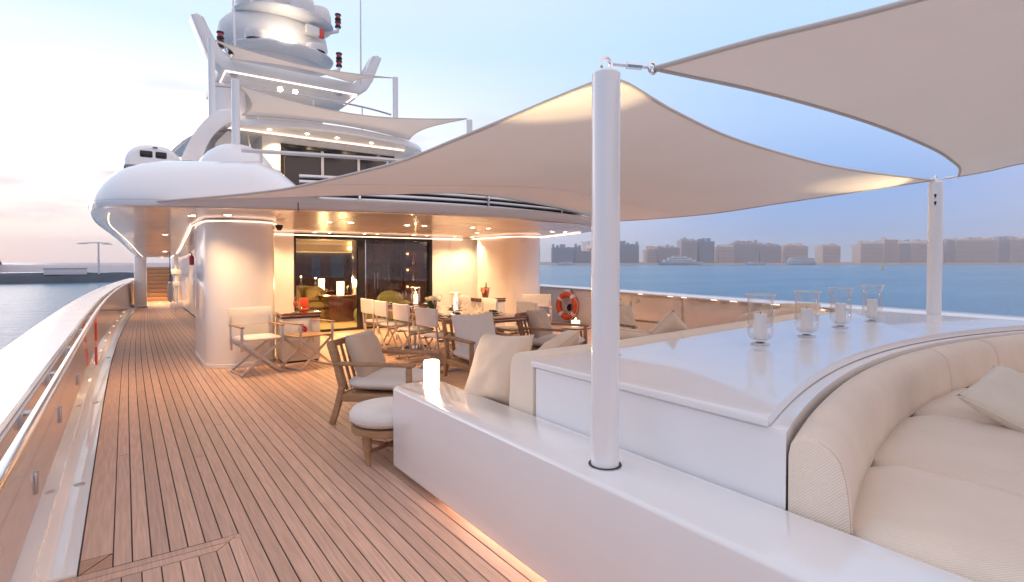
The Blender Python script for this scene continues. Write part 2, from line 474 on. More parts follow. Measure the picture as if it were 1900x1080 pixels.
def sweep(bm, path, prof, zfun=None, closed=False):
    """path of (x,y); prof of (offset to the left, z); optional zfun(i) added to z"""
    nn = normals2d(path)
    rows = [[(p[0] + n[0] * o, p[1] + n[1] * o, z + (zfun(i) if zfun else 0)) for o, z in prof] for i, (p, n) in enumerate(zip(path, nn))]
    return gridf(bm, rows, closed)

def disc(bm, c, r, n=16, nrm=(0, 0, 1)):
    v = bmesh.ops.create_circle(bm, cap_ends=True, segments=n, radius=r, matrix=Matrix.Translation(c) @ Vector(nrm).to_track_quat("Z", "Y").to_matrix().to_4x4())

def rrect(x0, x1, y0, y1, r, n=6):
    out = []
    for cx, cy, a in ((x1 - r, y0 + r, -90), (x1 - r, y1 - r, 0), (x0 + r, y1 - r, 90), (x0 + r, y0 + r, 180)):
        for k in range(n + 1):
            t = R(a + 90 * k / n); out.append((cx + r * math.cos(t), cy + r * math.sin(t)))
    return out

def spot(name, loc, energy, color=(1, .72, .42), size=110, blend=.6, aim=(0, 0, -1), radius=.04, parent=None):
    l = bpy.data.lights.new(name, "SPOT"); l.energy = energy; l.color = color; l.spot_size = R(size); l.spot_blend = blend; l.shadow_soft_size = radius
    o = bpy.data.objects.new(name, l); COL.objects.link(o)
    o.location = loc; o.rotation_euler = Vector(aim).to_track_quat("-Z", "Y").to_euler()
    if parent is not None:
        o.parent = parent; o.location = Vector(loc) - parent.location
    return o

def point(name, loc, energy, color=(1, .62, .3), radius=.03, parent=None):
    l = bpy.data.lights.new(name, "POINT"); l.energy = energy; l.color = color; l.shadow_soft_size = radius
    o = bpy.data.objects.new(name, l); COL.objects.link(o); o.location = loc
    if parent is not None:
        o.parent = parent; o.location = Vector(loc) - parent.location
    return o

# ================================================================ SEA AND SHORES
SEA_Z = -4.0
def sea_material():
    m = bpy.data.materials.new("sea_water"); m.use_nodes = True
    t = m.node_tree; L = t.links.new; b = t.nodes["Principled BSDF"]
    
    wp_ = N(t, "ShaderNodeTexCoord"); wm_ = N(t, "ShaderNodeMapping"); wm_.inputs["Scale"].default_value = (.35, 1.6, 1); wm_.inputs["Rotation"].default_value = (0, 0, R(35))
    L(wp_.outputs["Object"], wm_.inputs[0])
    wz_ = N(t, "ShaderNodeTexNoise"); wz_.inputs["Scale"].default_value = .022; wz_.inputs["Detail"].default_value = 8; wz_.inputs["Roughness"].default_value = .65; L(wm_.outputs[0], wz_.inputs["Vector"])
    wr_ = ramp(t, [(.36, (.022, .125, .245)), (.64, (.045, .215, .345))]); L(wz_.outputs[0], wr_.inputs[0]); L(wr_.outputs[0], b.inputs["Base Color"])
    b.inputs["Roughness"].default_value = .22
    b.inputs["Specular IOR Level"].default_value = .28
    tc = N(t, "ShaderNodeTexCoord"); mp = N(t, "ShaderNodeMapping"); mp.inputs["Scale"].default_value = (1, 1, 1); mp.inputs["Rotation"].default_value = (0, 0, R(20))
    L(tc.outputs["Object"], mp.inputs[0])
    m2 = N(t, "ShaderNodeMapping"); m2.inputs["Scale"].default_value = (.35, 1.3, 1); L(mp.outputs[0], m2.inputs[0])
    a = N(t, "ShaderNodeTexNoise"); a.inputs["Scale"].default_value = .35; a.inputs["Detail"].default_value = 7; a.inputs["Roughness"].default_value = .62; L(m2.outputs[0], a.inputs["Vector"])
    c = N(t, "ShaderNodeTexNoise"); c.inputs["Scale"].default_value = 2.2; c.inputs["Detail"].default_value = 4; L(m2.outputs[0], c.inputs["Vector"])
    ad = N(t, "ShaderNodeMath", operation="MULTIPLY_ADD"); ad.inputs[1].default_value = .25; L(c.outputs[0], ad.inputs[0]); L(a.outputs[0], ad.inputs[2])
    bp = N(t, "ShaderNodeBump"); bp.inputs["Strength"].default_value = .8; bp.inputs["Distance"].default_value = .55
    L(ad.outputs[0], bp.inputs["Height"]); L(bp.outputs[0], b.inputs["Normal"])
    return m
M["sea"] = sea_material()
bm = nb()
gridf(bm, [[(x, y, SEA_Z) for x in (-14000, -3000, -600, -100, 0, 100, 600, 3000, 14000)] for y in (-6000, -1000, -200, 0, 200, 1000, 4000, 14000)])
new("sea", bm, "sea", kind="structure", label="calm blue evening sea", smooth=0)

# left shore: a low dark breakwater with a hill behind, about 190 m off the bow
def ridge(name, x0, x1, y, h, depth, m, seed, rough, label, zb=SEA_Z - 1):
    bm = nb(); rows = []
    n = 70
    for j in range(7):
        v = j / 6; row = []
        for i in range(n + 1):
            x = x0 + (x1 - x0) * i / n
            prof = math.sin(math.pi * v) ** .6
            hh = h * (1 + rough * noise.noise(Vector((x * .03 + seed, v * 2, seed)))) + rough * .6 * noise.noise(Vector((x * .35, v * 4, seed)))
            row.append((x, y + depth * v + 1.2 * noise.noise(Vector((x * .2, v, 3.3))), zb if j in (0, 6) else zb + 1 + (hh + .0) * prof))
        rows.append(row)
    gridf(bm, rows)
    return new(name, bm, m, kind="structure", label=label)
ridge("breakwater", -160, 30, 186, 2.5, 16, "rock", 2.0, .35, "low dark rock breakwater across the water")
ridge("far_shore", -420, 200, 420, 4.3, 60, "b_grey", 5.0, .3, "pale low shoreline beyond the breakwater")
ridge("shore_hill", -120, -60, 400, 8.5, 50, "b_dark", 9.0, .5, "blue wooded hill at the end of the far shore")

def oriented(name, label, cat, px, py, ang, kind=None, group=None):
    return thing(name, label, cat, (px, py, SEA_Z), ang, group, kind)

# lamp post on the breakwater
t = thing("lamp_post", "pale double arm lamp post standing on the dark breakwater", "lamp post", (-5.9, 190.0, -2.2))
bm = nb(); tube(bm, [(0, 0, 0), (0, 0, 9.2)], [.28, .2], 8); new("post", bm, "ship_white", t)
bm = nb(); tube(bm, [(-4.2, 0, 9.0), (0, 0, 9.25), (2.5, 0, 9.1)], .16, 6); new("arm", bm, "ship_white", t)
for x in (-3.6, 2.0):
    bm = nb(); box(bm, (x - 1.1, -.35, 8.75), (x + 1.1, .35, 8.98), .06); new("lamp_head", bm, "ship_white", t)
for i, (x, w_, h_, lab) in enumerate(((-13, 9, 1.6, "small white harbour hut by the lamp post on the breakwater"), (26, 3.2, 1.3, "white beacon box at the near end of the breakwater"))):
    t = thing("harbour_hut", lab, "hut", (x, 190, -1.8))
    bm = nb(); box(bm, (-w_ / 2, -1.5, 0), (w_ / 2, 1.5, h_), .05); new("wall", bm, "ship_white", t)
    bm = nb(); prism(bm, [(-w_ / 2 - .2, -1.7), (w_ / 2 + .2, -1.7), (w_ / 2 + .2, 1.7), (-w_ / 2 - .2, 1.7)], h_, h_ + .25); new("roof", bm, "grey", t)

# right shore: beach and a row of apartment blocks, 1.2 to 1.6 km away
AZ0 = R(35.7)
def far_point(px, dist):
    """a place on the far shore: bearing off the view axis, distance along it"""
    r = (px - 950.0) / 1000.0 * dist
    return (r * math.cos(AZ0) + dist * math.sin(AZ0), -r * math.sin(AZ0) + dist * math.cos(AZ0))
bm = nb()
rows = []
for px in range(960, 2260, 40):
    d0 = 1190 + (px - 1000) * .22
    rows.append([(*far_point(px, d0 + o + 8 * noise.noise(Vector((px * .01, o, 1)))), z) for o, z in ((0, SEA_Z - .5), (12, SEA_Z + 2.2), (60, SEA_Z + 4), (420, SEA_Z + 7), (430, SEA_Z - .5))])
gridf(bm, rows)
new("beach", bm, "sand", kind="structure", label="pale sandy strip along the far shore")

BLD = [  # px left, px right, height m, distance, material, label
    (1024, 1064, 34, 1300, "b_blue", "blue glass apartment block at the far left end of the skyline"),
    (1066, 1104, 36, 1310, "b_dark", "slate blue apartment block just left of the white awning post"),
    (1108, 1146, 38, 1320, "b_blue", "blue apartment block behind the white awning post"),
    (1150, 1186, 41, 1310, "b_dark", "slate apartment block just right of the white awning post"),
    (1200, 1222, 30, 1330, "b_beige", "narrow beige block beside the gap in the skyline"),
    (1222, 1262, 34, 1320, "b_grey", "mauve grey block behind the left part of the big white yacht"),
    (1264, 1294, 52, 1350, "b_grey", "tall grey tower with stepped top behind the white yacht"),
    (1296, 1326, 50, 1360, "b_dark", "slate tower with peaked roof behind the bow of the white yacht"),
    (1334, 1362, 38, 1370, "b_beige", "beige block with rounded corner right of the slate tower"),
    (1360, 1408, 46, 1385, "b_grey", "wide mauve grey block in the middle of the far skyline"),
    (1410, 1450, 41, 1400, "b_grey", "mauve block with ragged roof line left of the pale houseboat"),
    (1454, 1500, 40, 1420, "b_beige", "beige block rising behind the pale houseboat"),
    (1526, 1560, 42, 1440, "b_beige", "lone beige block before the wide gap in the skyline"),
    (1596, 1640, 44, 1460, "b_beige", "beige block at the left end of the long row behind the rear post"),
    (1640, 1668, 54, 1480, "b_beige", "tall beige block with a notch left of the rear post"),
    (1668, 1690, 48, 1480, "b_grey", "narrow grey block wedged in the beige row left of the rear post"),
    (1690, 1752, 50, 1490, "b_beige", "wide beige block half hidden by the rear awning post"),
    (1756, 1772, 54, 1500, "b_grey", "narrow grey block just right of the rear awning post"),
    (1772, 1852, 55, 1510, "b_beige", "widest beige terrace block right of the rear awning post"),
    (1852, 1874, 58, 1530, "b_grey", "dark grey stair tower in the beige row near the picture edge"),
    (1874, 1935, 57, 1540, "b_beige", "beige block cut by the right edge of the picture"),
]
for k, (p0, p1, h, d, m, lab) in enumerate(BLD):
    c = far_point((p0 + p1) / 2, d); wd = (p1 - p0) / 1000 * d * .97
    t = thing("apartment_block", lab, "building", (c[0], c[1], SEA_Z + 5), -AZ0, "apartment blocks on the far shore")
    r2 = random.Random(k * 13 + 1); h *= 1.16 if p0 > 1590 else 1.08
    bm = nb(); box(bm, (-wd / 2, 0, -3), (wd / 2, 38, h)); new("wall", bm, m, t, smooth=0)
    bm = nb()
    x = -wd / 2 + 1
    while x < wd / 2 - 5:
        ww = r2.uniform(4, 9); ww = min(ww, wd / 2 - 1 - x)
        hh = r2.uniform(1.5, 9.5)
        box(bm, (x, 4, h), (x + ww, 16, h + hh)); x += ww + r2.uniform(1, 6)
    if bm.verts: new("roof_pavilion", bm, m, t, smooth=0)
    else: bm.free()
    nfl = int(h / 3.6)
    for fl in range(nfl):
        bm = nb(); box(bm, (-wd / 2 + 1.2, -.05, 2 + fl * 3.6), (wd / 2 - 1.2, .3, 3.7 + fl * 3.6)); new("window_band", bm, "win_far", t, smooth=0)
    bm = nb()
    for fl in range(nfl):
        box(bm, (-wd / 2 + .6, -1.3, 1.2 + fl * 3.6), (wd / 2 - .6, -.06, 1.6 + fl * 3.6))
    new("balcony", bm, m, t, smooth=0, kind="stuff")

# moored vessels in front of it
def hull_rows(L, B, H, n=14, m=8):
    rows = []
    for i in range(n + 1):
        s = i / n; y = -L / 2 + L * s
        b = B / 2 * (1 - max(0, (s - .55) / .45) ** 2.2) + .001
        row = []
        for j in range(m + 1):
            a = -1 + 2 * j / m
            zz = H * abs(a) ** 2.2 + (.25 * H * max(0, s - .6) ** 1.5)
            row.append((b * math.copysign(abs(a) ** .45, a) if a else 0, y, zz))
        rows.append(row)
    return rows
def far_boat(px, d, L, H, tiers, label, flip=1):
    c = far_point(px, d)
    t = thing("motor_yacht", label, "yacht", (c[0], c[1], SEA_Z - .5), -AZ0 - flip * R(90), "vessels moored off the far shore")
    bm = nb(); rows = hull_rows(L, L * .2, H); vs = gridf(bm, rows)
    for A, B in zip(vs, vs[1:]): bm.faces.new((A[0], A[-1], B[-1], B[0]))
    new("hull", bm, "ship_white", t)
    z = H
    for k, (y0, y1, hh) in enumerate(tiers):
        bm = nb()
        w_ = L * .17 * (1 - .12 * k)
        poly = [(-w_ / 2, y0 * L), (w_ / 2, y0 * L), (w_ / 2, (y1 - .08) * L), (w_ * .25, y1 * L), (-w_ * .25, y1 * L), (-w_ / 2, (y1 - .08) * L)]
        prism(bm, poly, z, z + hh, .12 * hh); new("cabin_deck", bm, "ship_white", t)
        bm = nb(); box(bm, (-w_ / 2 - .06, y0 * L + 1, z + hh * .4), (w_ / 2 + .06, (y1 - .1) * L, z + hh * .75)); new("window", bm, "win_far", t)
        z += hh
    bm = nb(); tube(bm, [(0, -.05 * L, z - .2), (0, -.08 * L, z + 3.5)], .25, 6); new("mast", bm, "ship_white", t)
far_boat(1264, 1120, 92, 7, [(-.4, .32, 4.5), (-.3, .22, 4.2), (-.2, .12, 3.6)], "big white domed motor yacht moored before the grey towers")
far_boat(1484, 1180, 66, 6, [(-.46, .4, 5), (-.44, .36, 5.2)], "boxy pale houseboat moored before the beige block", -1)
far_boat(1052, 1140, 40, 4, [(-.35, .25, 3)], "small white motorboat below the blue apartment block")
far_boat(1400, 1200, 46, 4, [(-.4, .3, 3)], "low white launch moored left of the pale houseboat", -1)

_b = far_point(1637, 430)
t = thing("marker_buoy", "small yellow marker buoy on the water beyond the last candle holder", "buoy", (_b[0], _b[1], SEA_Z - .2))
bm = nb(); lathe(bm, [(0, 0), (1.1, .2), (1.2, .8), (.8, 1.3), (0, 1.4)], 14); new("float", bm, "yellow", t)
bm = nb(); tube(bm, [(0, 0, 1.3), (.15, 0, 5.2)], [.45, .12], 8); new("tower", bm, "yellow", t)
bm = nb(); lathe(bm, [(0, 5.1), (.5, 5.3), (.5, 6.0), (0, 6.4)], 10, (.15, 0, 0)); new("topmark", bm, "yellow", t)

# ================================================================ DECK
def sstep(x): x = max(0.0, min(1.0, x)); return x * x * (3 - 2 * x)
def port(Y): return -.2 + (.0025 * (Y - 7) ** 2 if Y > 7 else 0.0)

bm = nb(); prism(bm, [(-.24, -2.2), (9.4, -2.2), (9.4, 12.2), (9.4, 27), (.1, 27), (-.2, 12.2)], -.25, -.006)
deck = new("deck", bm, "caulk", kind="structure", label="teak main deck of the yacht with black caulked seams", smooth=0)

def plank(xa, xb, ya, yb, curve=True, m="teak", name="plank"):
    wgt = max(0.0, 1 - (xa + .2) / 1.1) if curve else 0
    wgb = max(0.0, 1 - (xb + .2) / 1.1) if curve else 0
    ys = [ya, yb] if (wgt <= 0 or yb <= 7) else [ya, 7] + [7 + (yb - 7) * k / 7 for k in range(1, 8)] if ya < 7 else [ya + (yb - ya) * k / 7 for k in range(8)]
    bm = nb(); rows = []
    for y in ys:
        d = (port(y) + .2) * wgt; e = (port(y) + .2) * wgb
        rows.append([(xa + d, y, -.007), (xa + d, y, -.001), (xa + d + .001, y, 0), (xb + e - .001, y, 0), (xb + e, y, -.001), (xb + e, y, -.007)])
    gridf(bm, rows)
    new(name, bm, m, deck, smooth=0)
GAP = .0068
plank(-.195, -.0658, 3.44, 25.6)
x = -.06; i = 0
HX, HY = .50, 3.28          # the framed hatch lies port side aft
while x < 9.05:
    xa, xb = x, x + .08 - GAP
    y0 = HY + .004 if xa < HX - .02 else (-1.7 if xa > .52 else -1.7)
    if xa < HX - .02 < xb: pass
    y1 = 25.6 if xa < 1.5 else 11.5
    if xa > 1.6 and y0 < 0: y0 = 1.5 if xa > 2.0 else -1.7
    if rnd.random() < .34:
        b = rnd.uniform(4.2, 10.5)
        plank(xa, xb, y0, b - .0025); plank(xa, xb, b + .0025, y1)
    else:
        plank(xa, xb, y0, y1)
    x += .08; i += 1
# hatch: mitred double frame with its own short planks inside
def hplank(poly, m="teak"):
    bm = nb(); prism(bm, poly, -.008, .0005); new("hatch_plank", bm, m, deck, smooth=0)
f1, f2 = .062, .128
def carc(r, a0, a1, n=6): return [(HX - .085 + r * math.cos(R(a0 + (a1 - a0) * k / n)), HY - .085 + r * math.sin(R(a0 + (a1 - a0) * k / n))) for k in range(n + 1)]
hplank([(-.6, HY - f1 + .003), (HX - f1 - .001, HY - f1 + .003)] + carc(.0815, 47, 90) + [(-.6, HY - .003)])
hplank([(HX, HY - .085), (HX, HY), (HX - .085, HY)] + carc(.0846, 90, 0))
hplank([(-.6, HY - f2 + .003), (HX - f2, HY - f2 + .003), (HX - f1 - .003, HY - f1 - .003), (-.6, HY - f1 - .003)])
hplank([(HX - f1 + .003, -1.7), (HX - .003, -1.7)] + carc(.0815, 0, 43) + [(HX - f1 + .003, HY - f1 - .001)])
hplank([(HX - f2 + .003, -1.7), (HX - f1 - .003, -1.7), (HX - f1 - .003, HY - f1 - .008), (HX - f2 + .003, HY - f2 - .004)])
x = HX - f2 - .08
while x > -.7:
    hplank([(x + .003, -1.7), (x + .077, -1.7), (x + .077, HY - f2 - .004), (x + .003, HY - f2 - .004)]); x -= .08
# two little infill pieces where the waterway ends
hplank([(-.195, HY + .008), (-.075, 3.435), (-.195, 3.435)], 'teak_margin')
hplank([(-.188, HY + .003), (-.066, HY + .003), (-.066, 3.431)], 'teak_margin')
# orange margin board in front of the saloon doors
for k in range(3):
    bm = nb(); box(bm, (2.0, 11.5 + .095 * k + .003, -.006), (7.0, 11.5 + .095 * (k + 1) - .003, .002)); new("margin_board", bm, "teak_margin", deck, smooth=0)

# ================================================================ BULWARKS
ys = [-1.8 + .4 * k for k in range(68)]
bw = thing("bulwark", "white glossy bulwark with wide cap and chrome handrail beside the teak side deck", "bulwark", (-.4, 8, 0))
pth = [(port(y), y) for y in ys]
bm = nb(); sweep(bm, [(port(y), y) for y in [3.29 + .3 * k for k in range(76)]], [(0.002, -.02), (0.002, .010), (.06, .013), (.105, .016), (.125, .035), (.15, .07), (.15, -.02)]); bm.verts.ensure_lookup_table(); bm.faces.new([bm.verts[k] for k in range(7)]); new("waterway", bm, "white", bw, w=True)
bm = nb(); sweep(bm, pth, [(.11, -.02), (.145, .05), (.15, .075), (.168, .87)]); new("inner_panel", bm, "bulwark", bw, w=True)
bm = nb(); sweep(bm, pth, [(.166, .855), (.166, .888), (.178, .903), (.30, .912), (.46, .908), (.50, .895), (.52, .86), (.50, .82)]); new("cap_rail", bm, "white", bw, w=True)
bm = nb(); sweep(bm, pth, [(.50, .83), (.49, 0), (.40, -4.5)]); new("hull_side", bm, "white", bw, w=True)
bm = nb(); sweep(bm, pth, [(.164, .862), (.158, .868), (.156, .878), (.164, .886)]); new("rubbing_strip", bm, "steel", bw, w=True)
bm = nb(); tube(bm, [(port(y) - .09, y, .895) for y in ys if y < 22.5], .023, 12); new("handrail", bm, "chrome", bw, w=True)
for yb in (1.9, 3.05, 4.05, 5.2, 6.5, 8.0, 9.6, 11.4, 13.4, 15.6, 18):
    bm = nb(); e = port(yb)
    tube(bm, [(e - .155, yb, .86), (e - .105, yb, .862), (e - .09, yb, .875)], .012, 8); box(bm, (e - .185, yb - .035, .80), (e - .150, yb + .035, .868), .006)
    new("handrail_bracket", bm, "steel", bw, w=True)
for yb in (4.6, 7.2, 10.5):
    bm = nb(); lathe(bm, [(.0, .014), (.018, .017), (.03, .018), (.034, .014)], 14, (-.262 + (port(yb) + .2), yb, 0)); new("drain", bm, "steel", bw, w=True)
for yb, zz in ((3.4, .45), (4.6, .5), (6.2, .45)):
    bm = nb(); e = port(yb) - .158
    box(bm, (e - .004, yb - .03, zz - .05), (e + .012, yb + .03, zz + .05), .006)
    new("latch", bm, "steel", bw, w=True)
for yb in [8 + 1.3 * k for k in range(9)]:
    bm = nb(); e = port(yb)
    box(bm, (e - .15, yb - .03, .11), (e - .135, yb + .03, .135), .004); new("light_or_glint", bm, "glint_soft", bw, w=True)  # sparkling reflections low on the panel, put in as small glowing blocks

SB = [(9.2, 16.0), (9.16, 13.5), (9.07, 11.5), (8.92, 9.7), (8.697, 7.95), (8.45, 6.4), (8.226, 4.95), (8.03, 3.12), (7.74, 1.46), (7.5, .2), (7.2, -1.5)]
SBP = smooth_path(SB, 60)
sb = thing("bulwark", "salmon lit white bulwark behind the armchairs with gate panels and pale cap rail", "bulwark", (8.6, 7, 0))
bm = nb(); sweep(bm, SBP, [(.02, -.1), (.02, .84)]); new("inner_panel", bm, "bulwark", sb, w=True)
bm = nb(); sweep(bm, SBP, [(.0, .835), (-.03, .845), (-.035, .868), (-.01, .885), (.06, .897), (.34, .90), (.40, .88), (.40, .83)]); new("cap_rail", bm, "white", sb, w=True)
bm = nb(); sweep(bm, SBP, [(-.012, .84), (-.037, .846), (-.04, .856), (-.034, .866)]); new("rubbing_strip", bm, "steel", sb, w=True)
bm = nb(); sweep(bm, SBP, [(.40, .84), (.38, 0), (.3, -4.5)]); new("hull_side", bm, "white", sb, w=True)
def sub_path(P, ya, yb, n=8):
    ysr = [p[1] for p in P][::-1]; xsr = [p[0] for p in P][::-1]
    return [(float(np.interp(y, ysr, xsr)), y) for y in np.linspace(yb, ya, n)]
for ya, yb in ((7.78, 9.9), (6.32, 7.74), (4.75, 6.26), (2.9, 4.7)):
    bm = nb(); sweep(bm, sub_path(SBP, ya, yb), [(.02, .06), (.008, .064), (.008, .80), (.02, .804)]); new("gate_panel", bm, "bulwark", sb, w=True)
for ya, yb, z0, z1 in ((4.95, 6.05, .12, .68), (8.0, 9.6, .12, .66)):
    sp = sub_path(SBP, ya, yb)
    bm = nb(); sweep(bm, sp, [(.008, z0), (-.002, z0 + .006), (-.002, z1), (.008, z1 + .006)]); new("access_hatch", bm, "bulwark", sb, w=True)
for yb in (6.29, 7.76):
    for zz in (.22, .42, .64):
        p = sub_path(SBP, yb - .01, yb + .01, 2)[0]
        bm = nb(); tube(bm, [(p[0] - .01, p[1], zz - .04), (p[0] - .01, p[1], zz + .04)], .012, 8); new("hinge", bm, "grey", sb, w=True)
for yb, zz in ((7.55, .70), (8.15, .70), (4.85, .58), (8.05, .55)):
    p = sub_path(SBP, yb - .01, yb + .01, 2)[0]
    bm = nb(); box(bm, (p[0] - .03, p[1] - .05, zz - .03), (p[0] + .012, p[1] + .05, zz + .03), .006); tube(bm, [(p[0] - .03, p[1], zz), (p[0] - .06, p[1] + .03, zz - .05)], .01, 6); new("latch", bm, "steel", sb, w=True)
for yb in (4.0, 4.35, 5.1, 5.5, 6.2, 6.55, 7.4):
    p = sub_path(SBP, yb - .01, yb + .01, 2)[0]
    bm = nb(); box(bm, (p[0] - .048, p[1] - .07, .845), (p[0] - .030, p[1] + .07, .857), .003); new("light_or_glint", bm, "led", sb, w=True)  # reflections of lights on the cap edge, built as small glowing bars
bm = nb(); p = sub_path(SBP, 4.78, 4.8, 2)[0]; box(bm, (p[0] - .012, p[1] - .05, .28), (p[0] + .01, p[1] + .05, .40), .005); new("vent", bm, "grey", sb, w=True)

# ================================================================ MAIN DECK HOUSE
DY = 11.8
ED = [(-.30, 7.5), (-.36, 9.0), (-.38, 11.0), (-.30, 13.0), (0.0, 17.0), (.26, 21.0), (.5, 26.0)]       # port edge of the overhang, going forward
RIM = [(.5, 26), (.26, 21), (0, 17), (-.30, 13), (-.38, 11), (-.37, 9.0), (-.30, 7.85), (-.16, 7.42), (.2, 7.12), (.84, 6.88), (1.6, 6.65), (2.5, 6.4), (3.3, 6.25), (4.2, 6.2),
       (5.0, 6.27), (6.0, 6.45), (6.8, 6.78), (7.35, 7.3), (7.75, 8.1), (8.2, 9.5), (8.7, 11.4), (8.95, 14), (9.1, 17)]
RP = smooth_path(RIM, 150)
def zs(Y): return 2.12 - .42 * sstep((Y - 11.5) / 10.5)
dh = thing("deck_house", "white main deck house with glazed saloon doors, rounded columns and warm lit ceiling", "deck house", (4.46, DY, 0))
# columns
for x0, x1, ya_, yb_ in ((.92, 1.87, 8.5, 10.45), (7.12, 8.0, 9.72, 11.7)):
    bm = nb(); prism(bm, rrect(x0, x1, ya_, yb_, .42, 10), 0.0, 2.112)
    col = new("column", bm, "white", dh, w=True)
    bm = nb(); sweep(bm, rrect(x0, x1, ya_, yb_, .42, 10) + [rrect(x0, x1, ya_, yb_, .42, 10)[0]], [(0, 0), (-.012, .001), (-.012, .05), (0, .055)]); new("base_trim", bm, "white", col)
for x0, x1, nme in ((1.45, 2.86, "aft_wall"),):
    bm = nb(); box(bm, (x0, DY - .05, 0), (x1, DY + .1, 2.115)); new(nme, bm, "blue_white", dh, w=True)
for x0, x1 in ((6.06, 6.55), (6.555, 7.22), (7.225, 7.9), (7.905, 9.0)):
    bm = nb(); box(bm, (x0, DY - .05, 0), (x1, DY + .1, 2.115), .004, 1); new("wall_panel", bm, "blue_white", dh, w=True)
bm = nb(); gridf(bm, [[(1.75, 10.2, z), (1.58, 10.5, z), (1.58, 26, z)] for z in (0, .5, 1.0, 1.5, 2.12)]); new("side_wall", bm, "white", dh, w=True)
# sliding doors
door = thing  # (alias unused)
bm = nb()
box(bm, (2.86, DY - .06, 2.0), (6.06, DY + .08, 2.06)); box(bm, (2.86, DY - .06, 0), (6.06, DY + .08, .045))
box(bm, (2.862, DY - .06, .045), (2.90, DY + .08, 2.0)); box(bm, (5.99, DY - .06, .045), (6.058, DY + .08, 2.0))
fr = new("sliding_door", bm, "black", dh, w=True)
bm = nb(); box(bm, (4.22, DY - .055, .045), (4.36, DY + .05, 2.0)); new("stile", bm, "black", fr)
bm = nb(); box(bm, (4.375, DY - .075, .045), (4.395, DY - .055, 2.0)); new("pull_handle", bm, "chrome", fr)
bm = nb(); box(bm, (2.90, DY - .01, .045), (4.22, DY, 2.0)); new("pane", bm, "pane", fr)
bm = nb(); box(bm, (4.36, DY + .02, .045), (5.99, DY + .03, 2.0)); new("pane", bm, "pane", fr)
# ceiling: one glossy sheet from rim to bow, dipping forward over the side deck
def xl(Y):
    best = None
    for a, b in zip(RP, RP[1:]):
        if (a[1] - Y) * (b[1] - Y) <= 0 and abs(a[1] - b[1]) > 1e-9:
            t = (Y - a[1]) / (b[1] - a[1]); xx = a[0] + (b[0] - a[0]) * t
            best = (min(best[0], xx), max(best[1], xx)) if best else (xx, xx)
    return best
bm = nb(); rows = []
for Y in [6.26, 6.35, 6.5, 6.7, 6.9, 7.1, 7.3, 7.6, 8, 8.5, 9, 9.8, 10.6, 11.4, 12, 13, 14, 15, 16, 16.9]:
    a, b = xl(Y); a += .06; b -= .06
    rows.append([(a + (b - a) * k / 30, Y, zs(Y)) for k in range(31)])
gridf(bm, rows)
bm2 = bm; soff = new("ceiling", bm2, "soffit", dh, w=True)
bm = nb(); rows = []
for Y in [16.9, 18, 19.5, 21, 23, 25.6]:
    a = xl(min(Y, 25.6))[0] + .06 if Y <= 16.9 else float(np.interp(Y, [p[1] for p in ED], [p[0] for p in ED])) + .06
    rows.append([(a + (1.62 - a) * k / 8, Y, zs(Y)) for k in range(9)])
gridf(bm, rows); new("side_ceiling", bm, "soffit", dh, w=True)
bm = nb(); prism(bm, [(.2, 7.6), (7.2, 7.6), (8.4, 11), (8.6, 17), (.4, 17), (0, 11)], 2.16, 2.42); new("upper_deck_slab", bm, "white_soft", dh, w=True, smooth=0)
# ceiling panel joints
bm = nb()
for X in (2.55, 4.46, 6.37): box(bm, (X - .003, 6.6, 2.1165), (X + .003, 11.7, 2.1185))
new("ceiling_joint", bm, "grey", soff)
# rim nose
pr = [(.16, 2.118), (.06, 2.112), (.018, 2.128), (0, 2.165), (.0, 2.20), (.02, 2.24), (.07, 2.27), (.2, 2.285), (.6, 2.29)]
bm = nb(); sweep(bm, RP, pr, lambda i: zs(RP[i][1]) - 2.12); rim = new("rim", bm, "white", dh, w=True)
for X, Y in ((1.62, 6.64), (7.40, 7.37)):
    i = min(range(len(RP)), key=lambda k: (RP[k][0] - X) ** 2 + (RP[k][1] - Y) ** 2)
    n2 = normals2d(RP)[i]; p = RP[i]
    bm = nb(); tube(bm, [(p[0] + n2[0] * (o - .002), p[1] + n2[1] * (o - .002), z) for o, z in pr[:8]], .006, 6); new("rim_joint", bm, "dark_rubber", rim)
# light strips: along the door head and columns, and along both edges of the side-deck ceiling
bm = nb(); box(bm, (2.2, DY - .075, 2.064), (6.9, DY - .052, 2.085)); new("light_strip", bm, "led", dh, w=True)
cpath = [(1.90, 10.2, 2.085), (1.90, 9.1, 2.085), (1.87, 8.75, 2.085), (1.70, 8.53, 2.085), (1.45, 8.475, 2.085), (1.25, 8.5, 2.085), (1.0, 8.66, 2.085), (.90, 8.95, 2.085), (.895, 9.6, 2.09), (.9, 10.4, 2.095)]
bm = nb(); tube(bm, smooth_path(cpath, 40), .007, 8); new("light_strip", bm, "led", dh, w=True)
bm = nb(); tube(bm, smooth_path([(.9, 10.42, 2.09), (1.0, 12.0, 2.06), (1.1, 14, zs(14) - .04), (1.25, 18, zs(18) - .03), (1.3, 22, zs(22) - .03)], 30), .014, 8); new("light_strip", bm, "led", dh, w=True)
bm = nb(); gridf(bm, [[(p[0] - .02, p[1], z_) for p in smooth_path([(.9, 10.42), (1.0, 12.0), (1.1, 14), (1.25, 18), (1.3, 22)], 20)] for z_ in (2.0, 2.11)]) if False else None
pe = [(p[0] + .14, p[1]) for p in smooth_path(ED, 60)]
bm = nb(); tube(bm, [(p[0] + .05, p[1], zs(p[1]) - .002) for p in pe if p[1] > 8.2], .007, 6); new("light_strip", bm, "led", dh, w=True)
sp_ = [(8.92 - .28 + .0, 14), (8.5, 11.4), (8.0, 9.5), (7.57, 8.15)]
bm = nb(); tube(bm, [(p[0], p[1], 2.112) for p in smooth_path(sp_, 24)], .016, 6); new("light_strip", bm, "led", dh, w=True)
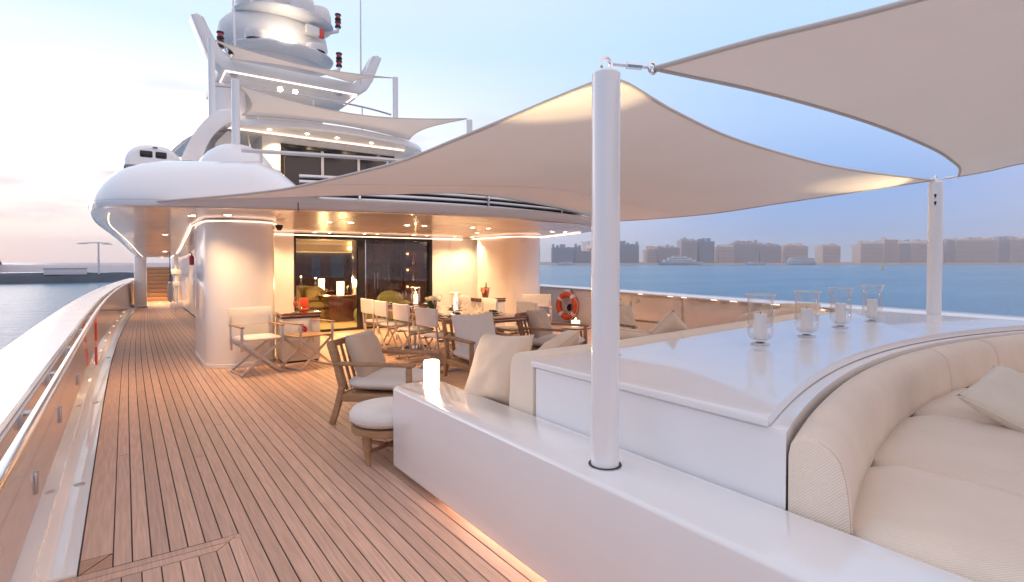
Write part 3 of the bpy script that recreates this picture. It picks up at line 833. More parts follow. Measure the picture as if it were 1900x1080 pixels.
bm = nb(); tube(bm, smooth_path([(7.10, 11.6, 2.085), (7.10, 10.3, 2.085), (7.2, 9.9, 2.085), (7.5, 9.70, 2.085), (7.8, 9.78, 2.085), (8.0, 10.05, 2.085), (8.02, 10.8, 2.085)], 30), .012, 8); new("light_strip", bm, "led", dh, w=True)
# recessed downlights
DL = [(.73, 8.3), (1.10, 7.9), (.7, 13.5), (1.1, 23.6), (.95, 18.5), (2.55, 8.36), (2.86, 8.28), (3.83, 8.33), (4.12, 8.28), (5.03, 8.2), (5.39, 8.25), (3.2, 11.45), (3.49, 11.4), (4.22, 11.35), (4.49, 11.3),
      (5.33, 11.25), (5.66, 11.25), (2.19, 10.0), (6.42, 11.3), (6.0, 9.6), (6.95, 11.35), (7.0, 8.35), (7.3, 8.3), (2.35, 11.3)]
for k, (X, Y) in enumerate(DL):
    bm = nb(); z = zs(Y) - .006
    disc(bm, (X, Y, z), .045, 16, (0, 0, -1)); dl = new("downlight", bm, "lamp", dh, w=True, smooth=0)
    bm = nb(); lathe(bm, [(.046, -.002), (.06, -.004), (.066, .004)], 18, (X, Y, z)); new("trim_ring", bm, "steel", dl)
    e = 50 if 1.3 < X < 6.3 else 26
    if Y > 18: e = 220 if Y > 20 else 45
    if Y == 7.9: e = 48
    if X > 6.3 and Y > 11: e = 60
    spot("downlight_lamp", (X, Y, z - .03), e, color=(1, .61, .29), size=128, blend=.85, parent=dh)
bm = nb(); lathe(bm, [(.0, 0), (.045, .0), (.06, .03), (.06, .05)], 14, (1.95, 8.9, 2.03)); lathe(bm, [(0, -.04), (.03, -.03), (.042, 0)], 14, (1.95, 8.9, 2.03)); new("dome_camera", bm, "black", dh, w=True)
bm = nb(); lathe(bm, [(0, -.04), (.03, -.03), (.045, 0), (.05, .04)], 14, (7.3, 9.75, 2.0)); new("dome_camera", bm, "white", dh, w=True)

# things along the port side deck
t = thing("support_post", "square white post carrying the overhang at the end of the side deck", "post", (.42, 21.9, 0))
bm = nb(); box(bm, (-.17, -.3, 0), (.17, .5, 1.74), .03); new("shaft", bm, "white", t)
bm = nb(); box(bm, (-.19, -.32, 0), (.19, .52, .08), .01); new("foot", bm, "steel", t)
t = thing("staircase", "teak staircase rising at the forward end of the side deck", "stairs", (1.12, 25.2, 0))
for k in range(9):
    bm = nb(); box(bm, (-.50, k * .27, .0 if k == 0 else k * .145), (.44, k * .27 + .30, (k + 1) * .145), .012); new("step", bm, "teak_step", t)
for s in (-.53, .47):
    bm = nb(); tube(bm, [(s, 0, .02), (s, 0, .75), (s, 2.4, 1.28 + .65)], .022, 8); new("stair_rail", bm, "chrome", t)
t = thing("shower_column", "slim white pipe with white boxes standing on the side deck by the wall", "pipe", (1.25, 19.0, 0))
bm = nb(); tube(bm, [(0, 0, 0), (0, 0, zs(19))], .05, 10); new("pipe", bm, "white", t)
for zz, ww in ((1.22, .13), (.22, .16), (.85, .09)):
    bm = nb(); box(bm, (-ww, -.1, zz - .08), (ww, .05, zz + .09), .03); new("control_box", bm, "white", t)
t = thing("hanging_fender", "dark oval fender hanging on a thin line beside the white pipe", "fender", (1.06, 18.4, 0))
bm = nb(); lathe(bm, [(0, .35), (.05, .38), (.075, .55), (.075, .75), (.05, .92), (0, .95)], 12); new("body", bm, "grey", t)
bm = nb(); tube(bm, [(0, 0, .95), (0, 0, zs(18.4) - .01)], .012, 6); new("line", bm, "dark_rubber", t)
t = thing("fire_extinguisher", "small red extinguisher fixed high on the glossy side wall", "extinguisher", (1.50, 17.2, 1.42))
bm = nb(); lathe(bm, [(0, 0), (.055, .01), (.06, .05), (.06, .22), (.03, .27), (0, .28)], 12); new("cylinder", bm, "crimson", t)
bm = nb(); tube(bm, [(0, 0, .27), (0, 0, .33), (-.05, 0, .35)], .015, 6); new("valve", bm, "black", t)
t = thing("red_reflection", "slim red reflection with pink top on the inside of the bulwark, built as a rod", "reflection", (-.302, 8.5, .22))  # red reflection in the glossy panel, modelled as a thin solid rod
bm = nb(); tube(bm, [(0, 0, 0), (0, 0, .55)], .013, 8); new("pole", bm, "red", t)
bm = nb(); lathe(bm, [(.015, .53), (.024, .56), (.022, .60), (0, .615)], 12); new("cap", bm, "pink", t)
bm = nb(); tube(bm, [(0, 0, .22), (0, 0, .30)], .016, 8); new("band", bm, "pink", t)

# ================================================================ UPPER DECK
# upper deck bulwark: the smooth white shell over the port corner
wi0 = min(range(len(RP)), key=lambda k: abs(RP[k][1] - 15) + (RP[k][0] > 2) * 99)
wi1 = min(range(len(RP)), key=lambda k: abs(RP[k][0] - 2.0) + (RP[k][1] > 8) * 99)
wpath = RP[wi0:wi1 + 1]
ub = thing("upper_bulwark", "smooth white rounded shell of the upper deck above the lit side deck", "bulwark", (.5, 8, 2.3))
wp = [(.02, 2.188), (-.006, 2.190), (-.008, 2.21), (.0, 2.26), (.022, 2.32), (.060, 2.39), (.115, 2.46), (.19, 2.53), (.30, 2.60), (.46, 2.67), (.70, 2.74), (1.0, 2.79), (1.3, 2.80), (1.4, 2.75), (1.4, 2.4)]
nn = normals2d(wpath); rows = []
for p, n in zip(wpath, nn):
    s = 1.0
    if p[1] < 7.6 and p[0] > 1.25: s = 1 - .72 * max(0, min(1, (p[0] - 1.30) / .46))
    so_ = 1.0 if p[1] > 7.8 else 1 - .35 * sstep((p[0] - .2) / 1.5)
    fz = 1 + .10 * sstep((p[1] - 8) / 6)
    dz = zs(p[1]) - 2.12
    rows.append([(p[0] + n[0] * o * so_, p[1] + n[1] * o * so_, 2.2 + (z - 2.2) * s * fz + dz * (1 - .5 * min(1, max(0, (z - 2.25) / .3)))) for o, z in wp])
bm = nb(); vs = gridf(bm, rows); bm.faces.new(vs[-1]); new("shell", bm, "white", ub, w=True, smooth=60)
# slatted aft bulwark
sl = thing("slatted_bulwark", "low aft bulwark of white horizontal louvre slats with dark gaps on the upper deck", "bulwark", (4.46, 6.6, 2.3))
i0 = min(range(len(RP)), key=lambda k: (RP[k][0] - 1.75) ** 2 + (RP[k][1] - 6.6) ** 2); i1 = min(range(len(RP)), key=lambda k: (RP[k][0] - 7.6) ** 2 + (RP[k][1] - 7.8) ** 2)
spth = RP[i0:i1 + 1]
bm = nb(); sweep(bm, spth, [(.52, 2.29), (.52, 2.60), (.56, 2.60), (.56, 2.29)]); new("backing", bm, "dark_rubber", sl, w=True)
for k in range(5):
    z = 2.295 + .068 * k
    bm = nb(); sweep(bm, spth, [(.50, z), (.40, z + .004), (.395, z + .018), (.40, z + .032), (.50, z + .036), (.50, z)]); new("slat", bm, "white", sl, w=True)
for f_ in (.12, .42, .70, .93):
    i = int(i0 + (i1 - i0) * f_); n2 = normals2d(RP)[i]; p = RP[i]
    bm = nb(); tube(bm, [(p[0] + n2[0] * .38, p[1] + n2[1] * .38, 2.28), (p[0] + n2[0] * .38, p[1] + n2[1] * .38, 2.64)], .018, 8); new("stanchion", bm, "chrome", sl, w=True)
# upper railing
ur = thing("upper_railing", "grey tubular guard rail across the aft edge of the upper deck", "railing", (4.46, 7.4, 2.42))
j0 = min(range(len(RP)), key=lambda k: (RP[k][0] - 1.0) ** 2 + (RP[k][1] - 6.85) ** 2)
rp_ = [(RP[i][0] + normals2d(RP)[i][0] * .95, RP[i][1] + normals2d(RP)[i][1] * .95, 2.955) for i in range(j0, i1 - 2)]
bm = nb(); tube(bm, rp_, .028, 10); new("top_rail", bm, "alu", ur, w=True)
for f_ in (.06, .3, .55, .8):
    p = rp_[int(len(rp_) * f_)]
    bm = nb(); tube(bm, [(p[0], p[1], 2.42), (p[0], p[1], 2.95)], .018, 8); new("post", bm, "alu", ur, w=True)

# upper deck house
UY = 15.3
uh = thing("upper_deck_house", "upper deck lounge with dark tinted doors under warm spotlights", "deck house", (4.46, UY, 2.42))
bm = nb(); box(bm, (2.95, UY, 2.42), (3.40, UY + 5, 4.835)); box(bm, (6.62, UY, 2.42), (7.0, UY + 5, 4.835)); box(bm, (3.40, UY + .02, 4.68), (6.62, UY + 5, 4.835)); box(bm, (3.40, UY + 4.6, 2.42), (6.62, UY + 5, 4.68)); new("wall", bm, "white_soft", uh, w=True)
bm = nb(); box(bm, (3.40, UY - .03, 4.58), (6.62, UY + .02, 4.68)); box(bm, (3.40, UY - .03, 2.42), (3.47, UY + .04, 4.58)); box(bm, (6.55, UY - .03, 2.42), (6.62, UY + .04, 4.58)); wf = new("window_frame", bm, "black", uh, w=True)
for k in range(3):
    x0 = 3.47 + k * 1.027
    bm = nb(); box(bm, (x0 + .03, UY + .0, 2.42), (x0 + .997, UY + .02, 4.58)); new("pane", bm, "tint", uh, w=True)
    if k:
        bm = nb(); box(bm, (x0 - .045, UY - .04, 2.42), (x0 + .03, UY + .03, 4.58)); new("stile", bm, "steel", wf)
bm = nb(); box(bm, (3.56, UY + .12, 2.5), (3.74, UY + .3, 4.4)); new("curtain", bm, "curtain_glow", uh, w=True)  # curtain is no lamp; its glow is put into the material
bm = nb(); prism(bm, [(1.55, 14.7), (2.3, 14.7), (2.3, 16.5), (1.55, 16.5)], 2.42, 4.66); new("side_panel", bm, "white_soft", uh, w=True)

# sun deck overhang
SR = smooth_path([(1.0, 20), (1.25, 17), (1.5, 15.5), (1.77, 14.5), (2.3, 13.9), (3.2, 13.5), (4.46, 13.3), (5.72, 13.5), (6.62, 13.9), (7.15, 14.5), (7.42, 15.5), (7.67, 17), (7.9, 20)], 70)
sd = thing("sun_deck", "curved white edge and lit underside of the sun deck above the tinted doors", "deck", (4.46, 14, 4.7))
bm = nb(); sweep(bm, SR, [(.5, 4.842), (.16, 4.81), (.09, 4.71), (.03, 4.69), (0, 4.72), (0, 4.80), (.03, 4.85), (.10, 4.88), (.4, 4.895), (1.2, 4.90)]); new("rim", bm, "white", sd, w=True)
bm = nb(); rows = []
for Y in (13.5, 13.7, 14.0, 14.4, 15, 16, 17, 18, 19.5):
    xs = [p for a, b in zip(SR, SR[1:]) for p in ([a[0] + (b[0] - a[0]) * (Y - a[1]) / (b[1] - a[1])] if (a[1] - Y) * (b[1] - Y) <= 0 and a[1] != b[1] else [])]
    a, b = min(xs) + .1, max(xs) - .1
    rows.append([(a + (b - a) * k / 16, Y, 4.838) for k in range(17)])
gridf(bm, rows); new("underside", bm, "white_soft", sd, w=True)
bm = nb(); prism(bm, [(2.2, 14.1), (6.7, 14.1), (7.2, 15.5), (7.4, 19.5), (1.5, 19.5), (1.7, 15.5)], 4.845, 4.893); new("slab", bm, "white_soft", sd, w=True, smooth=0)
bm = nb(); box(bm, (1.95, 14.86, 4.795), (6.75, 14.89, 4.825)); new("light_strip", bm, "led_up", sd, w=True)
for X, Y in ((2.98, 14.6), (3.88, 14.5), (4.65, 14.5), (5.62, 14.55)):
    bm = nb(); disc(bm, (X, Y, 4.826), .05, 14, (0, 0, -1)); dl = new("downlight", bm, "lamp", sd, w=True, smooth=0)
    bm = nb(); lathe(bm, [(.05, -.003), (.07, -.006), (.075, .005)], 16, (X, Y, 4.828)); new("trim_ring", bm, "steel", dl)
    spot("downlight_lamp", (X, Y, 4.79), 50, parent=sd, size=130)
for X in (3.3, 4.2, 5.2, 6.2): spot("wall_washer", (X, 15.0, 4.75), 26, parent=sd, aim=(0, .35, -1), size=110)
bm = nb(); prism(bm, [(-1, 0)], 0, 1) if False else None
# swept buttress on the port side
def xz_prism(bm, poly, y0, y1, bev=0.0):
    lo = [bm.verts.new((x, y0, z)) for x, z in poly]; hi = [bm.verts.new((x, y1, z)) for x, z in poly]; n = len(poly)
    fs = [bm.faces.new(lo), bm.faces.new(hi[::-1])]
    for i in range(n): fs.append(bm.faces.new((lo[(i + 1) % n], lo[i], hi[i], hi[(i + 1) % n])))
    if bev:
        es = [e for f in fs[:2] for e in f.edges]
        bmesh.ops.bevel(bm, geom=list(set(es)), offset=bev, offset_type="OFFSET", segments=3, profile=.5, affect="EDGES", clamp_overlap=True)
ou = smooth_path([(.98, 3.6), (1.10, 3.95), (1.22, 4.25), (1.45, 4.62), (1.70, 4.90), (1.88, 4.99), (2.12, 4.96)], 18)
inn = smooth_path([(2.16, 4.80), (1.98, 4.70), (1.78, 4.52), (1.60, 4.28), (1.46, 3.95), (1.38, 3.6)], 18)
t = thing("buttress", "white swept buttress joining the sun deck to the upper deck", "buttress", (1.4, 14.0, 3.6))
bm = nb(); xz_prism(bm, [(p[0], p[1]) for p in ou] + [(p[0], p[1]) for p in inn], 13.75, 14.62, .05); new("fin", bm, "white", t, w=True, smooth=50)
bm = nb(); xz_prism(bm, [(1.62, 3.5), (2.2, 3.5), (2.2, 4.60), (2.0, 4.60), (1.75, 4.3)], 14.30, 14.66); new("lining", bm, "white_soft", t, w=True)
t = thing("ladder", "white inclined ladder standing left of the tinted doors on the upper deck", "ladder", (2.75, 14.6, 2.42))
for s in (-.13, .13):
    bm = nb(); bar(bm, (s, 0, 0), (s - .35, .3, 2.3), .04, .05); new("stile", bm, "alu", t)
for k in range(8):
    f_ = .12 + k * .105
    bm = nb(); bar(bm, (-.13 - .35 * f_, .3 * f_, 2.3 * f_), (.13 - .35 * f_, .3 * f_, 2.3 * f_), .06, .025); new("rung", bm, "alu", t)

# tender with its small wheelhouse, carried on the port side
t = thing("tender_boat", "small white tender with dark wheelhouse windows peeking over the white shell", "boat", (.5, 14.0, 2.93), 0)
bm = nb(); rows = hull_rows(2.6, .8, .35); vs = gridf(bm, rows)
for A, B in zip(vs, vs[1:]): bm.faces.new((A[0], A[-1], B[-1], B[0]))
new("hull", bm, "white", t)
bm = nb(); rows = []
for y, sc_ in ((-1.0, .82), (-.92, .97), (-.6, 1.0), (.2, .98), (.75, .8), (.95, .55)):
    rows.append([(.50 * sc_ * math.copysign(abs(math.cos(a)) ** .85, math.cos(a)), y, .5 + .44 * sc_ * abs(math.sin(a)) ** .85) for a in [math.pi * k / 14 for k in range(15)]])
vs = gridf(bm, rows); bm.faces.new(vs[0]); bm.faces.new(vs[-1][::-1]); cab = new("wheelhouse", bm, "white", t, smooth=50)
for a, b in ((-.24, -.02), (.02, .22)):
    bm = nb(); box(bm, (a, -1.02, .66), (b, -.93, .80), .03); new("window", bm, "black", cab)
bm = nb(); box(bm, (-.02, -1.03, .86), (.06, -1.0, .88)); new("vent", bm, "black", cab)

# ================================================================ MAST AND RADAR ARCH
ar = thing("radar_arch", "white radar arch with upswept fins and a glowing line of light beneath", "arch", (4.46, 18.3, 7.2))
A_ = [(1.60, 8.58), (1.75, 8.66), (1.92, 8.60), (2.22, 7.85), (2.40, 7.58), (2.62, 7.46), (6.30, 7.46), (6.52, 7.58), (6.70, 7.85), (7.0, 8.60), (7.17, 8.66), (7.32, 8.58), (6.98, 7.72), (6.78, 7.38), (6.50, 7.18), (2.42, 7.18), (2.14, 7.38), (1.94, 7.72)]
bm = nb(); xz_prism(bm, A_[::-1], 17.9, 18.5, .06); new("frame", bm, "blue_white", ar, w=True, smooth=50)
bm = nb(); box(bm, (2.35, 18.45, 7.16), (6.57, 21.5, 7.40), .04); new("platform", bm, "white_soft", ar, w=True)
bm = nb(); tube(bm, [(2.5, 21.0, 7.15), (2.48, 17.96, 7.165), (6.44, 17.96, 7.165), (6.42, 19.2, 7.15)], .025, 6); new("light_strip", bm, "led_up", ar, w=True)
bm = nb(); box(bm, (3.0, 20.0, 4.95), (5.9, 23, 7.155)); new("sun_deck_house", bm, "white_soft", ar, w=True)
bm = nb(); lathe(bm, [(.55, 4.95), (.55, 7.15)], 20, (2.75, 19.6, 0)); new("corner_post", bm, "white", ar, w=True)
for X in (2.75, 5.95):
    bm = nb(); lathe(bm, [(0, 7.145), (.10, 7.145), (.11, 7.16)], 14, (X, 18.3, 0)); new("speaker", bm, "grey", ar, w=True)
spot("arch_light", (3.9, 18.2, 7.1), 40, parent=ar, size=140); spot("arch_light", (5.2, 18.2, 7.1), 40, parent=ar, size=140)
t = thing("deck_rail", "thin dark rail across the sun deck below the radar arch", "railing", (4.46, 16.1, 4.97))
bm = nb(); tube(bm, smooth_path([(1.95, 16.3, 6.18), (3.0, 16.0, 6.2), (4.46, 15.9, 6.22), (5.9, 16.0, 6.22), (6.95, 16.3, 6.22)], 20), .03, 8); new("top_rail", bm, "steel", t, w=True)
for X in (3.0, 4.46, 5.9):
    bm = nb(); tube(bm, [(X, 16.0, 4.97), (X, 16.0, 6.18)], .02, 6); new("post", bm, "steel", t, w=True)
for X in (3.55, 3.95):
    bm = nb(); lathe(bm, [(0, -.03), (.06, -.03), (.07, 0), (.05, .05), (0, .06)], 12, (X, 15.95, 6.3)); new("work_light", bm, "lamp", t, w=True)

ms = thing("mast_tower", "stacked white mast tower with rounded pods above the radar arch", "mast", (4.4, 20.1, 7.4))
def blob(prof, cx, cy, sx, sy, z0, n=30): 
    bm = nb(); lathe(bm, [(r, z0 + z) for r, z in prof], n, (cx, cy, 0), sx, sy); return bm
new("pedestal", blob([(1.0, 0), (1.02, .5), (1.25, .8), (1.45, 1.2)], 4.4, 20.1, 1.1, .8, 7.4), "white_soft", ms, w=True, smooth=50)
new("lower_visor", blob([(0, .0), (1.2, .02), (1.5, .08), (1.55, .16), (1.5, .22), (.6, .24)], 4.5, 19.75, 1.08, .9, 8.42), "blue_white", ms, w=True, smooth=50)
new("lower_pod", blob([(1.30, 0), (1.5, .1), (1.66, .35), (1.72, .65), (1.66, .95), (1.5, 1.15), (1.2, 1.28)], 4.35, 20.3, 1.04, .85, 8.55), "white_soft", ms, w=True, smooth=60)
new("upper_visor", blob([(0, 0), (1.1, .02), (1.48, .07), (1.55, .15), (1.45, .21), (.5, .24)], 4.55, 19.75, 1.05, .9, 9.62), "blue_white", ms, w=True, smooth=50)
new("upper_pod", blob([(.95, 0), (1.15, .15), (1.28, .5), (1.28, 1.0), (1.2, 1.5), (1.0, 2.0), (0, 2.3)], 4.4, 20.4, 1.0, .9, 9.8), "white_soft", ms, w=True, smooth=60)
new("side_pod", blob([(0, -.1), (.35, .0), (.46, .25), (.46, .6), (.38, .85), (0, 1.0)], 5.75, 20.0, 1.0, 1.0, 9.75), "white_soft", ms, w=True, smooth=60)
new("radome", blob([(.34, 0), (.40, .18), (.36, .42), (.2, .56), (0, .6)], 3.75, 19.1, 1, 1, 9.86), "white_soft", ms, w=True, smooth=60)
new("radome", blob([(.36, 0), (.42, .2), (.36, .46), (.2, .6), (0, .64)], 4.95, 19.0, 1, 1, 9.86), "white_soft", ms, w=True, smooth=60)
new("radome", blob([(.30, 0), (.34, .12), (.32, .22), (0, .26)], 5.35, 18.85, 1, 1, 8.64), "white_soft", ms, w=True, smooth=60)
new("radome", blob([(.30, 0), (.36, .12), (.32, .26), (0, .3)], 3.5, 18.95, 1, 1, 8.64), "white_soft", ms, w=True, smooth=60)
bm = nb(); prism(bm, [(5.0, 18.66), (5.45, 18.78), (5.45, 18.98), (5.0, 18.95)], 9.2, 9.46); pod = new("signal_box", bm, "white_soft", ms, w=True)
bm = nb(); box(bm, (5.46, 18.78, 9.16), (5.62, 18.95, 9.46), .02); new("signal_lens", bm, "red", ms, w=True)
bm = nb(); box(bm, (4.1, 18.4, 8.66), (4.5, 18.5, 8.70)); new("flood_lamp", bm, "lamp", ms, w=True)
spot("flood", (4.3, 18.0, 8.72), 22, color=(1, .82, .6), parent=ms, aim=(0, .9, .45), size=120)
for nm, X, Y, z, lab in (("navigation_light", 2.42, 18.5, 8.34, "red and black navigation light on the arch left of the mast"),
                         ("navigation_light", 6.15, 19.0, 10.05, "red and black navigation light high on the right of the mast"),
                         ("navigation_light", 6.05, 18.6, 8.55, "red and black navigation light low on the right of the mast")):
    t = thing(nm, lab, "light", (X, Y, z - .4), 0, "navigation lights round the mast")
    bm = nb(); tube(bm, [((4.4 - X) * .55, .8, -.25), (0, 0, -.06), (0, 0, .05)], .06, 8); new("bracket", bm, "blue_white", t)
    for k in range(2):
        bm = nb(); lathe(bm, [(.0, 0), (.10, .01), (.11, .06), (.09, .08)], 12, (0, 0, .05 + .26 * k)); lathe(bm, [(.09, 0), (.11, .02), (.10, .06), (0, .07)], 12, (0, 0, .22 + .26 * k)); new("housing", bm, "black", t)
        bm = nb(); lathe(bm, [(.085, .08), (.085, .18)], 12, (0, 0, .05 + .26 * k)); new("lens", bm, "crimson", t)
t = thing("whip_antenna", "tall thin grey whip antenna right of the mast", "antenna", (6.45, 17.6, 7.46))
bm = nb(); tube(bm, [(0, 0, 0), (0, 0, 3.8)], [.03, .018], 6); new("whip", bm, "alu", t)
t = thing("whip_antenna", "pale pink whip antenna on the left of the mast", "antenna", (2.86, 18.6, 7.46))
bm = nb(); tube(bm, [(0, 0, 0), (-.12, 0, 3.8)], [.035, .02], 6); new("whip", bm, "white", t)
t = thing("searchlight", "small black searchlight on the arch beside the left fin", "light", (2.68, 18.2, 7.46))
bm = nb(); tube(bm, [(0, 0, 0), (0, 0, .35)], .05, 8); new("stand", bm, "chrome", t)
bm = nb(); box(bm, (-.1, -.1, .3), (.1, .1, .55), .04); new("head", bm, "black", t)

# ================================================================ AWNINGS
def coons(bot, top, left, right, n=30, sag=0.0):
    """bot: left->right at v=0, top: left->right at v=1, left/right: v 0->1"""
    B = smooth_path(bot, n); T = smooth_path(top, n); Lf = smooth_path(left, n); Rt = smooth_path(right, n)
    B, T, Lf, Rt = map(np.array, (B, T, Lf, Rt)); rows = []
    for j in range(n):
        v = j / (n - 1); row = []
        for i in range(n):
            u = i / (n - 1)
            p = (1 - v) * B[i] + v * T[i] + (1 - u) * Lf[j] + u * Rt[j] - ((1 - u) * (1 - v) * B[0] + u * (1 - v) * B[-1] + (1 - u) * v * T[0] + u * v * T[-1])
            p = p.copy(); p[2] -= sag * math.sin(math.pi * u) * math.sin(math.pi * v)
            for (cu, cv), C_ in (((0, 0), B[0]), ((1, 0), B[-1]), ((0, 1), T[0]), ((1, 1), T[-1])):
                q = p - C_; rr = float(np.linalg.norm(q[:2]))
                th = math.atan2(abs(v - cv) + 1e-9, abs(u - cu) + 1e-9)
                p[2] += .010 * math.sin(th * 16) * math.sin(2 * th) * min(1, rr / .25) * math.exp(-rr / 1.1)
            row.append(tuple(p))
        rows.append(row)
    return rows
def shackle(parent, a, b, size=1.0):
    """turnbuckle and ring between two points"""
    a = Vector(a); b = Vector(b); d = (b - a)
    bm = nb(); tube(bm, [a, a + d * .35], .006 * size, 6); tube(bm, [a + d * .35, a + d * .72], .013 * size, 8); tube(bm, [a + d * .72, b], .006 * size, 6)
    tube(bm, [b + Vector((math.cos(t_) * .02, 0, math.sin(t_) * .02)) * size for t_ in [2 * math.pi * k / 12 for k in range(12)]], .006 * size, 6, closed=True)
    new("turnbuckle", bm, "chrome", parent, w=True)
def sail(label, rows, loc, hem_r=.011, seams=(), group=None):
    t = thing("shade_sail", label, "awning", loc, 0, group)
    bm = nb(); gridf(bm, rows); fab = new("fabric", bm, "canvas", t, w=True, smooth=80)
    for e in (rows[0], rows[-1], [r[0] for r in rows], [r[-1] for r in rows]):
        bm = nb(); tube(bm, e, hem_r, 6); new("hem", bm, "hem", t, w=True, smooth=80)
    for ax, k in seams:
        line = rows[k] if ax == "v" else [r[k] for r in rows]
        bm = nb(); tube(bm, [(x, y, z - .0005) for x, y, z in line], .0022, 4); new("seam", bm, "hem", t, w=True)
    return t
T_ = (1.72, 1.74, 2.305); R_ = (7.19, 2.12, 2.40); S_ = (7.42, 7.42, 2.325); L_ = (.27, 7.14, 2.172)
LT = [L_, (.82, 5.94, 2.155), (1.08, 5.28, 2.15), (1.2, 4.92, 2.152), (1.41, 4.19, 2.178), (1.55, 3.46, 2.195), (1.62, 2.9, 2.235), (1.68, 2.34, 2.275), (1.70, 2.0, 2.294), T_]
TR = [T_, (1.97, 1.82, 2.375), (2.75, 2.13, 2.435), (3.78, 2.42, 2.474), (4.78, 2.52, 2.473), (5.67, 2.46, 2.437), (6.5, 2.29, 2.412), R_]
LS = [L_, (.85, 6.98, 2.225), (1.62, 6.74, 2.275), (2.48, 6.50, 2.345), (3.87, 6.38, 2.45), (5.4, 6.65, 2.41), (6.34, 7.0, 2.385), S_]
RS = [S_, (7.26, 6.74, 2.25), (6.95, 4.86, 2.21), (6.97, 3.66, 2.279), (7.08, 2.77, 2.346), R_]
t = sail("big cream shade sail stretched from the deck house to the front and rear white posts", coons(LS, TR, LT, RS, 34), (4.4, 4.6, 2.2), seams=(("v", 14),))
shackle(t, (.16, 7.2, 2.175), L_, 1.3); shackle(t, (7.25, 2.1, 2.41), R_)
T2 = (1.90, 1.57, 2.352); R2 = (7.30, 1.92, 2.43)
T2R2 = [T2, (2.6, 1.42, 2.33), (3.4, 1.30, 2.287), (4.2, 1.25, 2.237), (5.0, 1.36, 2.26), (6.0, 1.57, 2.33), R2]
T2P = [T2, (2.01, 1.17, 2.369), (2.09, .82, 2.363), (2.16, .2, 2.35), (2.15, -.8, 2.33), (2.05, -1.8, 2.31), (1.85, -2.8, 2.30)]
R2Q = [R2, (7.23, 1.67, 2.44), (7.12, 1.3, 2.475), (7.0, .2, 2.5), (7.0, -1.2, 2.45), (7.25, -2.7, 2.40)]
PQ = [(1.85, -2.8, 2.30), (3.2, -2.45, 2.3), (4.5, -2.3, 2.3), (5.9, -2.4, 2.34), (7.25, -2.7, 2.40)]
t = sail("cream shade sail overhead at the right, tied behind the front white post", coons(PQ, T2R2, T2P[::-1], R2Q[::-1], 30), (4.5, 0, 2.3))
shackle(t, (1.735, 1.66, 2.362), (1.89, 1.575, 2.354), 1.2); shackle(t, (7.26, 2.08, 2.41), R2)
# upper two sails
P3 = (1.85, 11.8, 4.99); Q3 = (7.08, 11.8, 5.14); A3 = (2.30, 14.15, 5.0); B3 = (6.55, 14.1, 4.96)
def sagline(a, b, dx, dy, dz, n=7):
    return [tuple(a[k] + (b[k] - a[k]) * i / (n - 1) + (dx, dy, dz)[k] * math.sin(math.pi * i / (n - 1)) for k in range(3)) for i in range(n)]
t = sail("wide cream sail above the upper deck between two slim white poles", coons(sagline(P3, Q3, 0, .55, -.12), sagline(A3, B3, 0, -.45, .02), sagline(P3, A3, .22, 0, -.02), sagline(Q3, B3, -.35, 0, -.02), 20), (4.46, 13, 5), .014, (("u", 7), ("u", 12)))
P4 = (1.95, 16.1, 7.33); Q4 = (6.98, 16.1, 7.33); A4 = (2.60, 17.86, 7.50); B4 = (6.25, 17.86, 7.52)
t = sail("narrow cream sail hung before the radar arch near the top", coons(sagline(P4, Q4, 0, .35, -.06), sagline(A4, B4, 0, -.25, .05), sagline(P4, A4, .25, 0, .02), sagline(Q4, B4, -.3, 0, .02), 18), (4.46, 17, 7.4), .014)
# poles
def pole(label, x, y, z0, z1, r, ring=True, fit=True, m="white"):
    t = thing("awning_pole", label, "post", (x, y, z0), 0, "white poles carrying the shade sails")
    h = z1 - z0
    bm = nb(); lathe(bm, [(r, -.02), (r, h - .012), (r - .012, h), (0, h)], 28); new("shaft", bm, m, t)
    if ring:
        bm = nb(); tube(bm, [(math.cos(a) * .028 * r / .062, 0, h + .03 + math.sin(a) * .032) for a in [2 * math.pi * k / 14 for k in range(14)]], .008, 8, closed=True); lathe(bm, [(.03, h - .004), (.03, h + .008), (0, h + .01)], 14); new("ring", bm, "chrome", t)
    if fit:
        bm = nb(); lathe(bm, [(r + .001, .002), (r + .010, .002), (r + .011, .0)], 28); new("socket", bm, "dark_rubber", t)
    return t
p1 = pole("thick white awning post standing on the white wall in the foreground", 1.70, 1.668, .618, 2.325, .0615)
p2 = pole("white awning post with two black keyholes behind the glass candle holders", 7.26, 2.11, .615, 2.395, .068)
for zz in (1.62, 1.54):
    bm = nb(); c_ = Vector((-.0665, -.018, zz)); d_ = Vector((-.97, -.26, 0))
    disc(bm, c_ + d_ * .0025, .012, 12, d_); box(bm, (c_.x - .004, c_.y - .006, zz - .028), (c_.x + .002, c_.y + .006, zz - .004)); new("keyhole", bm, "black", p2)
pole("slim pale pole rising from the white cone on the upper deck", 1.80, 11.8, 2.42, 5.08, .075, False, False, "blue_white")
pole("short pale pole end at the far corner of the upper sail", 7.15, 11.8, 2.42, 5.12, .075, False, False, "blue_white")
pole("slim pale pole beside the left fin of the radar arch", 1.90, 16.1, 4.97, 7.36, .085, False, False, "blue_white")
pole("slim pale pole right of the radar arch under the sail corner", 7.02, 16.1, 4.97, 7.36, .085, False, False, "blue_white")
t = thing("pole_pedestal", "white cone shaped pedestal round the foot of an upper pole", "pedestal", (1.80, 11.8, 2.42))
bm = nb(); lathe(bm, [(.75, .0), (.72, .85), (.62, 1.05), (.50, 1.2), (.34, 1.32), (.26, 1.36), (.10, 1.37)], 28); new("cone", bm, "white", t, smooth=50)
bm = nb(); box(bm, (.28, -.34, .9), (.36, -.26, 1.25), .02); new("locker", bm, "white", t)
